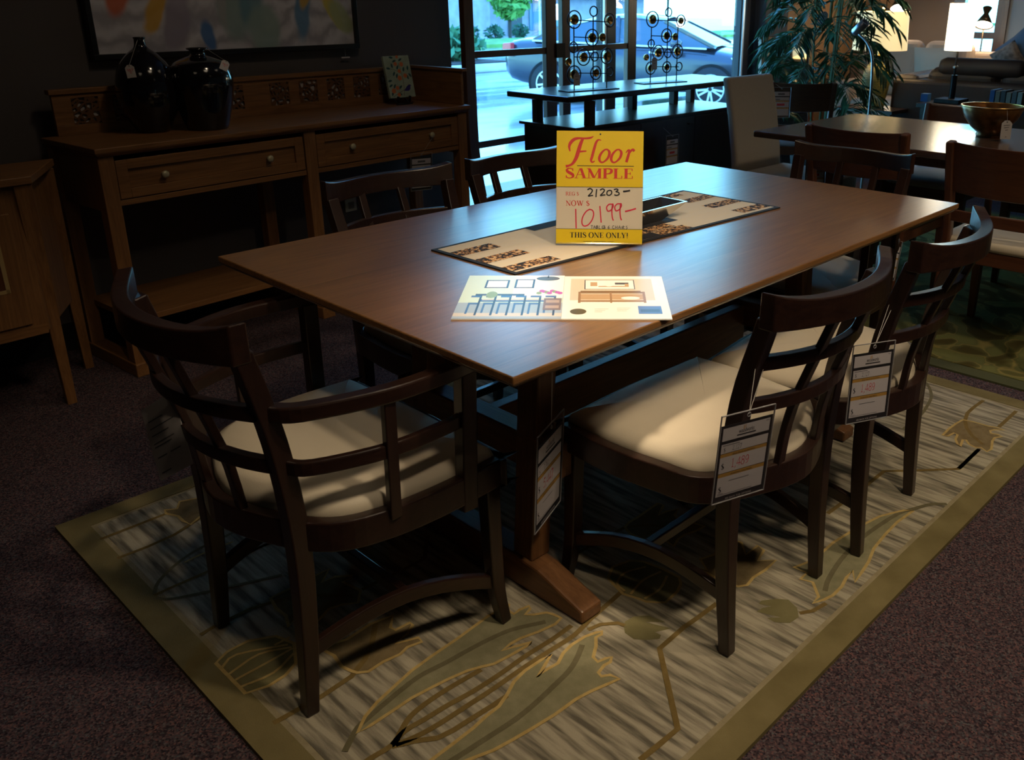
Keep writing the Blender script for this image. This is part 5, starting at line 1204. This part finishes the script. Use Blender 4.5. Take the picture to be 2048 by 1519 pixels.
R2 = [f6(*q) for q in ((25, 280, 105, 'd'), (245, 175, 58, 'o'), (420, 280, 78, 'd'), (225, 490, 92, 'd'), (345, 500, 52, 's'), (15, 605, 55, 'o'), (115, 725, 100, 'd'), (250, 730, 60, 'o'), (385, 700, 98, 'd'), (240, 920, 75, 'd'), (415, 910, 58, 'o'), (-50, 790, 45, 's'), (15, 935, 85, 'd'))]
sculpture('black wire sculpture of rings and gold discs, right one on the console', (2.978, 2.275, .8972), math.radians(-12), .00350, .00268, 1279, 169, -5 / 90, .315, [(1302, 55), (1356, 52), (1335, 34)], [(1302, 1362, 42), (1302, 1350, 73), (1302, 1356, 105), (1302, 1360, 134)], R2)
hang_tag('price_tag', 'small pale tag hanging on the left wire sculpture', (2.427, 2.218, .957), (.99, -.16, 0), (0, 0, 1), .040, .062, [(2.43, 2.236, 1.0)], [[(-.3, .75), (.3, .75)], [(-.2, .5), (.2, .5)]], 'tags on the wire sculptures', ink=INK)
hang_tag('price_tag', 'small pale tag hanging on the right wire sculpture', (3.058, 2.232, 1.005), (.99, -.16, 0), (0, 0, 1), .040, .066, [(3.06, 2.258, 1.05)], [[(-.3, .75), (.3, .75)], [(-.2, .5), (.2, .5)]], 'tags on the wire sculptures', ink=INK)

# ---------------------------------------------------------------- open wooden screen before the window
sn = thing('folding_screen', 'tall open-frame brown wooden screen standing before the shop window', 'screen', (2.130, 2.749, 0), math.radians(4))
def post_path(x, fl): return catmull([(x - fl, 0, 0), (x - fl * .5, 0, .22), (x - fl * .12, 0, .48), (x, 0, .72), (x, 0, 1.5), (x, 0, 2.28)], 4)
for x0, x1, fl in ((0.0, .712, -.13), (.762, 1.478, .0)):
    for x, w_, f_ in ((x0 + .035, .068, fl), (x1 - .045, .088, 0)):
        b = MB(); b.sweep(post_path(x, f_), w_, .035, up=(0, 1, 0)); b.build('stile', REDOAK['z'], sn, bevel=.003)
    for z0, z1 in ((.575, .611), (1.045, 1.080), (1.55, 1.59), (2.20, 2.25)):
        b = MB(); b.box(x0 + .055, x1 - .075, -.012, .012, z0, z1); b.build('rail', REDOAK['x'], sn, bevel=.002)
for z in (.62, 1.06, 1.9):
    b = MB(); b.box(.700, .775, -.026, -.014, z - .04, z + .04); b.build('hinge', BLACKMETAL, sn)

# ---------------------------------------------------------------- second dining set
rg2 = thing('area_rug', 'dark green area rug with brown leaf pattern under the second dining table', 'rug', (3.7, -.2, 0))
def leafrug():
    m, nt, p = nodes('green_leaf_rug'); L = nt.links
    tc = nt.nodes.new('ShaderNodeTexCoord'); n = nt.nodes.new('ShaderNodeTexNoise'); n.inputs['Scale'].default_value = 3.2; n.inputs['Detail'].default_value = 1.5; n.inputs['Distortion'].default_value = 2.5
    L.new(tc.outputs['Object'], n.inputs['Vector'])
    r = nt.nodes.new('ShaderNodeValToRGB'); r.color_ramp.elements[0].position = .40; r.color_ramp.elements[0].color = (.075, .060, .018, 1); r.color_ramp.elements[1].position = .60; r.color_ramp.elements[1].color = (.15, .15, .050, 1)
    e = r.color_ramp.elements.new(.5); e.color = (.11, .105, .034, 1); e = r.color_ramp.elements.new(.53); e.color = (.24, .19, .06, 1); e = r.color_ramp.elements.new(.56); e.color = (.13, .13, .045, 1)
    L.new(n.outputs['Fac'], r.inputs[0]); L.new(r.outputs[0], p.inputs['Base Color']); p.inputs['Roughness'].default_value = 1; p.inputs['Specular IOR Level'].default_value = .05
    return m
b = MB(); b.box(-1.375, 1.5, -1.9, 1.5, .0005, .008); b.build('border', mat('dark_green_wool', (.065, .070, .026), 1.0), rg2)
b = MB(); b.box(-1.30, 1.42, -1.82, 1.42, .008, .011); b.build('field', leafrug(), rg2)
t2 = thing('dining_table', 'second dining table of reddish walnut holding the bronze bowl', 'table', (3.30, .10, .011))
def t2m(): m_ = MB(); m_.M = Matrix.Translation((-3.30, -.10, -.011)); return m_
b = t2m(); b.prism([(2.80, -1.20), (3.80, -1.20), (3.82, 1.385), (2.815, 1.40)], .712, .742); b.build('tabletop', wood('walnut_top', (0.060, 0.024, 0.011), (0.125, 0.052, 0.021), 'y', 0.24, 0.5), t2, bevel=.006)
b = t2m(); b.box(3.02, 3.60, -.98, 1.12, .64, .712); b.build('apron', REDOAK['y'], t2)
for x in (3.05, 3.55):
    for y in (-.93, 1.07):
        b = t2m(); b.bar((x, y, .712), (x, y, .011), .07, .07, up=(0, 1, 0), w2=.05, h2=.05); b.build('leg', REDOAK['z'], t2, bevel=.003)
def board_chair(label, seatmat, loc, rz, ztop=.84, zlow=.64, w=.215):
    o = thing('board_back_chair', label, 'chair', loc, rz, 'board-back chairs around the second dining table')
    for s_ in (-1, 1):
        b = MB(); b.sweep(catmull([(s_ * (w - .005), -.27, 0), (s_ * (w - .01), -.225, .25), (s_ * (w - .01), -.215, .45), (s_ * (w - .006), -.235, .62), (s_ * w, -.275, ztop - .008)], 4), .034, .040, up=(0, 1, 0)); b.build('rear_post', REDOAK['z'], o, bevel=.008)
        b = MB(); b.bar((s_ * (w + .005), .215, .42), (s_ * (w + .002), .225, 0), .042, .042, up=(0, 1, 0), w2=.028, h2=.028); b.build('front_leg', REDOAK['z'], o, bevel=.003)
        b = MB(); b.box(s_ * w - .011, s_ * w + .011, -.21, .215, .372, .422); b.build('side_rail', REDOAK['y'], o, bevel=.003)
    for y in (-.215, .215):
        b = MB(); b.box(-w, w, y - .011, y + .011, .365, .422); b.build('seat_rail', REDOAK['x'], o, bevel=.003)
    b = MB(); xs = [-w + .0 + 2 * w * k / 14 for k in range(15)]; vs = []; fs = []
    for x in xs:
        y = -.030 * (1 - (x / w) ** 2)
        for yy, zz in ((-.248, zlow), (-.232, zlow), (-.262, ztop - .012), (-.283, ztop - .006)): vs.append((x, y + yy, zz - .008 * (1 - (x / w) ** 2)))
    for k in range(14):
        for q in range(4): fs.append((k * 4 + q, k * 4 + (q + 1) % 4, k * 4 + 4 + (q + 1) % 4, k * 4 + 4 + q))
    fs += [(3, 2, 1, 0), (56, 57, 58, 59)]
    b.add(vs, fs); b.build('back_board', REDOAK['x'], o, bevel=.005)
    b = MB(); b.sweep([Vector((x, -.226 - .025 * (1 - (x / w) ** 2), .545)) for x in xs], .014, .045); b.build('back_rail', REDOAK['x'], o, bevel=.003)
    b = MB(); n = 28; rings = [(1.0, .424), (1.02, .440), (.99, .458), (.86, .470), (.5, .478), (.2, .480)]; vs = []; fs = []
    for s_, zz in rings:
        for k in range(n):
            a = 2 * PI * k / n; c, q = math.cos(a), math.sin(a)
            vs.append((s_ * (w + .02) * abs(c) ** .35 * (1 if c > 0 else -1), s_ * .235 * abs(q) ** .35 * (1 if q > 0 else -1) + .005, zz))
    for i in range(len(rings) - 1):
        for k in range(n): fs.append((i * n + k, i * n + (k + 1) % n, i * n + n + (k + 1) % n, i * n + n + k))
    fs += [tuple(range(n - 1, -1, -1)), tuple((len(rings) - 1) * n + k for k in range(n))]
    b.add(vs, fs); b.build('seat_cushion', seatmat, o, smooth=True)
    return o
board_chair('reddish board-back chair seen from behind, at the near side of the second table', GREYSEAT, (2.82, .725, .011), -PI / 2)
board_chair('reddish board-back chair with cream seat at the right edge', CREAM, (2.76, .085, .011), -PI / 2)
board_chair('reddish board-back chair with grey seat beyond the second table, behind the bowl', GREYSEAT, (3.80, .20, .011), PI / 2, .80)
board_chair('reddish board-back chair with grey seat beyond the second table, left of the bowl', GREYSEAT, (3.80, .86, .011), PI / 2, .80)
fc = board_chair('reddish board-back chair standing before the potted palm', GREYSEAT, (4.53, 2.20, 0), math.radians(-50), .85, .66, .20)
wc = thing('upholstered_chair', 'high-backed off-white upholstered chair at the end of the second table', 'chair', (3.29, 1.42, .011), PI)
b = MB(); vs = []
for z_, y in ((.40, -.25), (.55, -.265), (.75, -.30), (.945, -.345)):
    t_ = .05 - .012 * (z_ - .4)
    vs.append((y, z_, t_))
V = []; F = []
for y, z_, t_ in vs: V += [(-.215, y - t_ / 2, z_), (.215, y - t_ / 2, z_), (.215, y + t_ / 2, z_), (-.215, y + t_ / 2, z_)]
for k in range(3):
    for q in range(4): F.append((k * 4 + q, k * 4 + (q + 1) % 4, k * 4 + 4 + (q + 1) % 4, k * 4 + 4 + q))
F += [(3, 2, 1, 0), (12, 13, 14, 15)]
b.add(V, F); b.build('backrest', LINEN, wc, bevel=.016, seg=3)
b = MB(); b.box(-.225, .225, -.235, .245, .36, .465); b.build('seat', LINEN, wc, bevel=.03, seg=3)
for x in (-.19, .19):
    for y in (-.21, .20):
        b = MB(); b.bar((x, y, .37), (x, y * 1.05, 0), .04, .04, up=(0, 1, 0), w2=.028, h2=.028); b.build('leg', DARK2['z'], wc)
price_tag('sleeved price tag on the seat end of the off-white upholstered chair', (3.02, 1.16, .54), (.72, -.69, 0), (.06, .06, 1), .10, .15, '', '', [(3.06, 1.18, .64)], detail=False)
price_tag('sleeved price tag beside the back of the off-white upholstered chair', (3.60, 1.74, .79), (.72, -.69, 0), (.0, .0, 1), .11, .17, '', '', [(3.50, 1.72, .90)], detail=False)
bw = thing('bowl', 'large bronze-brown footed bowl on the second dining table', 'bowl', (3.43, .50, .7422))
b = MB(); pr = [(.055, 0), (.058, .012), (.052, .018), (.085, .045), (.118, .088), (.138, .140), (.135, .142), (.112, .090), (.078, .050), (.02, .030), (.001, .029)]
b.lathe(pr, 40); b.build('shell', mat('bronze_glaze', (0.19, 0.085, 0.025), 0.28, 0.55, var=.5, vscale=25), bw, smooth=True)
b = MB(); b.tube([(.1365 * math.cos(2 * PI * k / 40), .1365 * math.sin(2 * PI * k / 40), .141) for k in range(40)], .0035, 6, closed=True); b.build('rim', mat('gilded_rim', (0.75, 0.42, 0.12), 0.25, 0.9), bw, smooth=True)
hang_tag('price_tag', 'white rectangular tag hanging on the bronze bowl', (3.315, .385, .795), (.62, -.78, 0), (.05, .05, 1), .046, .082, [(3.332, .40, .88)], [[(-.3, .72), (.3, .76)], [(-.25, .6), (.25, .64)], [(-.1, .48), (.15, .5)], [(-.05, .12), (.1, .12)]], 'tags on the bowl', ink=INK)

# ---------------------------------------------------------------- potted palm
pm = thing('potted_palm', 'tall bamboo palm in a pot beside the shop window', 'plant', (5.08, 2.33, 0))
b = MB(); b.lathe([(.12, 0), (.15, .03), (.18, .26), (.19, .28), (.17, .28), (.16, .25), (.01, .25)], 24); b.build('pot', mat('dark_pot', (0.03, 0.025, 0.022), 0.5), pm, smooth=True)
rp = random.Random(5); st = MB(); lf = MB()
for k in range(7):
    a = rp.uniform(0, 2 * PI); st.tube([(.05 * math.cos(a), .05 * math.sin(a), .24), (.09 * math.cos(a), .09 * math.sin(a), .8), (.12 * math.cos(a), .12 * math.sin(a), 1.3 + .35 * rp.random())], .008, 6)
for k in range(58):
    a = k * 2.399 + rp.uniform(-.3, .3); z0 = .45 + 1.05 * (k / 58.0); reach = (.26 + .16 * rp.random()) * (1.0 if z0 < 1.35 else .8)
    rise = rp.uniform(.12, .28)
    P0 = Vector((.08 * math.cos(a), .08 * math.sin(a), z0))
    P = [P0, P0 + Vector((reach * .45 * math.cos(a), reach * .45 * math.sin(a), rise)), P0 + Vector((reach * .8 * math.cos(a), reach * .8 * math.sin(a), rise * .95)), P0 + Vector((reach * 1.08 * math.cos(a), reach * 1.08 * math.sin(a), rise * .55))]
    cv = catmull(P, 5); st.tube(cv[::3], .0028, 4)
    for i in range(4, len(cv)):
        d = (cv[min(i + 1, len(cv) - 1)] - cv[i - 1]).normalized(); sd = d.cross(Vector((0, 0, 1))).normalized()
        for s_ in (-1, 1):
            ln = rp.uniform(.10, .19); v = (d * .75 + sd * s_ * .75 + Vector((0, 0, rp.uniform(-.5, .15)))).normalized() * ln
            wv = v.cross(Vector((0, 0, 1))).normalized() * .0105 + Vector((0, 0, .003))
            p = cv[i]; lf.add([p, p + v * .35 + wv, p + v * .75 + wv * .7 + Vector((0, 0, -.01)), p + v + Vector((0, 0, -.03)), p + v * .75 - wv * .7 + Vector((0, 0, -.01)), p + v * .35 - wv], [(0, 1, 2, 3, 4, 5)])
st.build('stems', mat('palm_stem', (0.06, 0.10, 0.03), 0.6), pm)
lf.build('fronds', mat('palm_leaf', (0.030, 0.090, 0.034), 0.42, var=.4, vscale=8), pm, recalc=False)
hang_tag('price_tag', 'white paper tag hanging high in the potted palm', (4.86, 2.22, 1.225), (.70, -.71, 0), (0, 0, 1), .05, .085, [(4.88, 2.23, 1.32)], [[(-.2, .5), (.2, .6)]], 'tags on the palm', ink=mat('green_ink', (.05, .25, .12), .6))

# ---------------------------------------------------------------- lamps and lounge furniture
fl = thing('floor_lamp', 'slim steel reading lamp with tilted head beside the potted palm', 'lamp', (4.42, 1.60, 0))
b = MB(); b.lathe([(.12, 0), (.12, .015), (.02, .025), (.012, .03)], 24); b.build('base', STEEL, fl, smooth=False)
b = MB(); b.tube(catmull([(0, 0, .02), (0, 0, .55), (0, .01, .95), (.0, .05, 1.08), (.0, .13, 1.15)], 5), .008, 8); b.build('pole', STEEL, fl, smooth=True)
b = MB(); b.M = Matrix.Translation((0, .15, 1.155)) @ Matrix.Rotation(math.radians(48), 4, 'X'); b.lathe([(.022, -.01), (.026, 0), (.030, .09), (.026, .09), (.022, .0)], 16); b.build('lamp_head', STEEL, fl, smooth=True)
mf = thing('mirror', 'wood-framed standing mirror leaning against the wall behind the palm', 'mirror', (5.35, 2.72, 0), math.radians(-20))
b = MB(); b.M = Matrix.Rotation(math.radians(-6), 4, 'X')
for x0, x1, z0, z1 in ((-.26, -.20, 0, 1.08), (.20, .26, 0, 1.08), (-.20, .20, 1.0, 1.08), (-.20, .20, 0, .08)): b.box(x0, x1, -.02, .02, z0, z1)
b.build('frame', REDOAK['z'], mf, bevel=.003)
b = MB(); b.M = Matrix.Rotation(math.radians(-6), 4, 'X'); b.box(-.20, .20, -.005, .01, .08, 1.0); b.build('glass', mat('mirror_silver', (0.7, 0.7, 0.7), 0.06, 1.0), mf)

et = thing('end_table', 'dark end table under the lamp with the woven base', 'table', (5.83, 2.24, 0))
b = MB(); b.box(-.18, .18, -.22, .26, .52, .548); b.build('tabletop', DARK2['x'], et, bevel=.003)
for x in (-.15, .15):
    for y in (-.18, .22): b = MB(); b.box(x - .02, x + .02, y - .02, y + .02, 0, .52); b.build('leg', DARK2['z'], et)
tl = thing('table_lamp', 'lit table lamp with cream drum shade and woven urn base', 'lamp', (5.83, 2.265, .5482))
b = MB(); b.lathe([(.075, 0), (.085, .02), (.078, .03), (.096, .12), (.108, .20), (.100, .27), (.072, .32), (.040, .35), (.036, .385), (.046, .395)], 32)
def weave():
    m, nt, p = nodes('woven_reed'); L = nt.links; tc = nt.nodes.new('ShaderNodeTexCoord'); w = nt.nodes.new('ShaderNodeTexWave'); w.bands_direction = 'Z'; w.inputs['Scale'].default_value = 26; w.inputs['Distortion'].default_value = 2.5; w.inputs['Detail Scale'].default_value = 3
    L.new(tc.outputs['Object'], w.inputs['Vector']); r = nt.nodes.new('ShaderNodeValToRGB'); r.color_ramp.elements[0].color = (.06, .05, .012, 1); r.color_ramp.elements[1].color = (.34, .28, .07, 1); L.new(w.outputs['Fac'], r.inputs[0]); L.new(r.outputs[0], p.inputs['Base Color']); p.inputs['Roughness'].default_value = .6
    return m
b.build('base', weave(), tl, smooth=True)
b = MB(); b.tube([(0, 0, .39), (0, 0, .44)], .012, 8); b.build('neck', mat('lamp_brass', (.6, .5, .25), .35, .8), tl)
def shade_mat(name, col, zlo, zhi, s0, s1):
    return glow(name, col, s0)
b = MB(); b.lathe([(.205, .432), (.192, .715)], 40, cap=False); b.build('lamp_shade', glow('cream_shade_light', (1.0, 0.80, 0.42), 0.72), tl, smooth=True, recalc=False)
b = MB(); b.lathe([(.01, 0), (.03, .02), (.035, .06), (.01, .1)], 12, c=(0, 0, .50)); b.build('bulb', glow('bulb_light', (1.0, 0.85, 0.6), 14.0), tl)
b = MB(); b.tube([(0, 0, .44), (0, 0, .74)], .004, 6); b.lathe([(.002, .72), (.012, .735), (.002, .75)], 10); b.build('finial', mat('lamp_brass', (.6, .5, .25), .35, .8), tl)
sc2 = thing('sofa_table', 'low dark console table behind the dark leather sofa', 'table', (5.50, 1.10, 0))
b = MB(); b.box(-.17, .17, -.75, .60, .63, .66); b.build('tabletop', DARK2['y'], sc2, bevel=.003)
for x in (-.14, .14):
    for y in (-.7, .55): b = MB(); b.box(x - .02, x + .02, y - .02, y + .02, 0, .63); b.build('leg', DARK2['z'], sc2)
t3 = thing('table_lamp', 'lit slim table lamp with tall white cylinder shade', 'lamp', (5.52, 1.53, .6602))
b = MB(); b.box(-.09, .09, -.09, .09, 0, .03); b.build('base', BLACKMETAL, t3, bevel=.003)
b = MB(); b.tube([(0, 0, .03), (0, 0, .19)], .022, 12); b.tube([(0, 0, .19), (0, 0, .40)], .008, 8); b.build('stem', BLACKMETAL, t3)
b = MB(); b.tube([(-.03, 0, .245), (.03, 0, .245)], .008, 8); b.build('switch', STEEL, t3)
b = MB(); b.lathe([(.090, .355), (.090, .665)], 40, cap=False); b.build('lamp_shade', glow('white_shade_light', (1.0, 0.88, 0.62), 3.2), t3, smooth=True, recalc=False)
pl_ = bpy.data.lights.new('slim_lamp_bulb', 'POINT'); pl_.energy = 9; pl_.color = (1.0, 0.78, 0.5); pl_.shadow_soft_size = .05
po = bpy.data.objects.new('slim_lamp_bulb', pl_); po.location = (5.52, 1.53, 1.36); COL.objects.link(po)
pl_ = bpy.data.lights.new('urn_lamp_bulb', 'POINT'); pl_.energy = 10; pl_.color = (1.0, 0.74, 0.42); pl_.shadow_soft_size = .05
po = bpy.data.objects.new('urn_lamp_bulb', pl_); po.location = (5.83, 2.265, 1.30); COL.objects.link(po)

def sofa(name, label, loc, rz, w, m, backh, seatz, arms, cushions, pillows=()):
    o = thing(name, label, 'sofa', loc, rz)      # local +Y is the front
    b = MB(); b.box(-w / 2, w / 2, -.42, .40, .08, seatz - .13); b.build('frame', m, o, bevel=.02)
    b = MB(); b.box(-w / 2, w / 2, -.44, -.24, .08, backh - .06); b.build('backrest', m, o, bevel=.03, seg=3)
    for s_ in (-1, 1):
        b = MB(); b.box(min(s_ * w / 2, s_ * (w / 2 - .2)), max(s_ * w / 2, s_ * (w / 2 - .2)), -.42, .42, .08, arms); b.build('arm', m, o, bevel=.05, seg=3)
    iw = w - .4
    for k in range(cushions):
        x0 = -iw / 2 + iw * k / cushions; x1 = x0 + iw / cushions - .01
        b = MB(); b.box(x0, x1, -.24, .42, seatz - .13, seatz); b.build('seat_cushion', m, o, bevel=.045, seg=3)
        b = MB(); b.M = Matrix.Translation(((x0 + x1) / 2, -.16, (seatz + backh) / 2 + .01)) @ Matrix.Rotation(math.radians(12), 4, 'X'); q = (x1 - x0) / 2; hh = (backh - seatz) / 2 + .02
        b.box(-q, q, -.09, .09, -hh, hh); b.build('back_cushion', m, o, bevel=.08, seg=4)
    for s_ in (-1, 1):
        for y in (-.38, .36): b = MB(); b.box(s_ * (w / 2 - .08) - .03, s_ * (w / 2 - .08) + .03, y - .03, y + .03, 0, .08); b.build('foot', DARK2['z'], o)
    return o
BEIGE = mat('beige_upholstery', (0.33, 0.245, 0.185), 0.9, bump=.3, bscale=700); LEATHER = mat('dark_brown_leather', (0.014, 0.009, 0.008), 0.6, bump=.2, bscale=300)
s1 = sofa('sofa', 'long beige fabric sofa at the far end behind the urn lamp', (7.24, 2.58, 0), PI / 2 + math.radians(6), 1.30, BEIGE, .97, .50, .64, 2)
s2 = sofa('sofa', 'pale beige sofa at the far right below the grey wall', (7.35, 1.05, 0), PI / 2 + math.radians(6), 1.75, BEIGE, .90, .48, .62, 2)
s3 = sofa('sofa', 'dark brown leather sofa seen from behind, back to the dining tables', (6.42, 1.18, 0), -PI / 2 + math.radians(4), 2.05, LEATHER, .83, .45, .80, 3)
for k, yy in enumerate((.42, -.22)):
    b = MB(); b.M = Matrix.Translation((-yy, -.22, .86)); vs = []; fs = []
    pth = [(-.31, 0), (-.29, .045), (-.25, .062), (.25, .062), (.29, .045), (.31, 0)]
    b.M = b.M @ Matrix.Rotation(PI / 2, 4, 'Y'); b.lathe([(.004, -.32), (.055, -.31), (.072, -.27), (.072, .27), (.055, .31), (.004, .32)], 18)
    b.build('headrest', LEATHER, s3, smooth=True)
def pillow(label, loc, rz, tilt, sz, m, roll=0, group=None):
    o = thing('throw_pillow', label, 'pillow', loc, 0, group)
    o.rotation_euler = (tilt, roll, rz)
    n = 10; vs = []; fs = []
    for side in (1, -1):
        for i in range(n + 1):
            for j in range(n + 1):
                u, v = 2 * i / n - 1, 2 * j / n - 1
                k = max(0, (1 - u * u) * (1 - v * v)) ** .45
                e = 1 - .06 * (1 - abs(u * v))
                vs.append((u * sz * e, side * .075 * k, v * sz * e + sz))
    for s_ in range(2):
        q = s_ * (n + 1) ** 2
        for i in range(n):
            for j in range(n): fs.append((q + i * (n + 1) + j, q + (i + 1) * (n + 1) + j, q + (i + 1) * (n + 1) + j + 1, q + i * (n + 1) + j + 1))
    b = MB(); b.add(vs, fs); b.build('cover', m, o, smooth=True)
    return o
TEAL = mat('blue_velvet', (0.012, 0.055, 0.12), 0.7, sheen=.4)
pillow('dark blue throw pillow standing on the pale sofa at the right edge', (7.10, 1.48, .82), PI / 2 + .1, 0, .17, TEAL, roll=.75)
pillow('small blue pillow with tan pattern in front of the dark blue one', (6.98, 1.62, .80), PI / 2 + .1, 0, .11, mat('blue_tan_weave', (0.10, 0.085, 0.075), .8, var=.6, vscale=30), roll=.6)
pillow('plump beige cushion on the right end of the long beige sofa', (7.12, 2.33, .56), PI / 2 + .15, 0, .20, mat('pale_cushion', (0.40, 0.31, 0.24), .9), roll=.05)

bx = thing('box', 'small blue box beside the foot of the slim white lamp', 'box', (5.48, 1.70, .6602)); b = MB(); b.box(-.03, .03, -.025, .025, 0, .055); b.build('carton', mat('blue_card', (0.02, 0.10, 0.30), .5), bx)
b = None
for k, (col, hh) in enumerate((((.015, .05, .15), .12), ((.18, .10, .06), .115), ((.05, .035, .03), .12), ((.22, .14, .09), .11), ((.10, .07, .06), .12), ((.24, .20, .16), .115))):
    bo = thing('book', ['blue book at the left end of the row on the low dark console', 'brown book beside the blue one in the row on the console', 'black book standing third in the row on the low console', 'tan book standing fourth in the row on the low console', 'dark brown book standing fifth in the row on the console', 'grey book at the right end of the row on the console'][k], 'book', (5.45, 1.20 - .036 * k, .6602), 0, 'books on the low dark console')
    b = MB(); b.box(-.075, .075, -.015, .015, 0, hh); b.build('cover', mat('book_cover_%s' % 'abcdef'[k], col, .6), bo, bevel=.002)

WGLOW = glow('cone_lamp_light', (1.0, 0.90, 0.72), 9.0); CONE = mat('dark_brass', (0.10, 0.065, 0.035), 0.35, 0.7)
def cone_lamp(label, base, head, tilt_dir):
    o = thing('cone_lamp', label, 'lamp', (base[0], base[1], 0))
    h = Vector(head) - Vector((base[0], base[1], 0)); td = Vector(tilt_dir).normalized()
    b = MB(); b.lathe([(.13, 0), (.13, .02), (.012, .03)], 20); b.build('base', CONE, o)
    b = MB(); b.tube([(0, 0, .02), (0, 0, h.z + .12), h - td * .10], .007, 8); b.build('pole', CONE, o)
    m_ = td.to_track_quat('Z', 'Y').to_matrix().to_4x4()
    b = MB(); b.M = Matrix.Translation(h) @ m_; b.lathe([(.030, -.13), (.040, -.13), (.020, -.075), (.045, -.03), (.080, .04), (.078, .04), (.03, -.03)], 24, cap=False); b.lathe([(.002, -.131), (.03, -.13)], 24, cap=False); sh = b.build('lamp_shade', CONE, o, smooth=True)
    b = MB(); b.M = Matrix.Translation(h) @ m_; b.lathe([(.072, .030), (.050, .026), (.002, .024)], 24, cap=False); b.build('bulb', WGLOW, o)
    pl = bpy.data.lights.new('cone_lamp_bulb', 'POINT'); pl.energy = 5; pl.color = (1.0, .80, .55); pl.shadow_soft_size = .04
    po = bpy.data.objects.new('cone_lamp_bulb', pl); po.location = Vector(head) + td * .09; COL.objects.link(po)
    return o
cone_lamp('lit brass cone lamp before the far right window', (7.62, 2.16, 0), (7.50, 2.115, 1.17), (-.45, -.1, -.80))
cone_lamp('lit brass cone lamp above the long beige sofa beside the mirror', (7.60, 3.42, 0), (7.48, 2.93, 1.29), (-.5, -.35, -.75))
gm = thing('mirror', 'gold-framed wall mirror above the long beige sofa', 'mirror', rf(8.055, -.08, 1.04), A6 + PI / 2)
b = MB()
for x0, x1, z0, z1 in ((-.42, -.395, 0, .8), (-.02, .005, 0, .8), (-.395, -.02, 0, .025), (-.395, -.02, .775, .8)): b.box(x0, x1, 0, .03, z0, z1)
b.build('frame', mat('gold_leaf_frame', (0.55, 0.36, 0.13), .4, .6), gm)
b = MB(); b.box(-.395, -.02, .004, .015, .025, .775); b.build('glass', mat('mirror_silver', (0.7, 0.7, 0.7), 0.06, 1.0), gm)
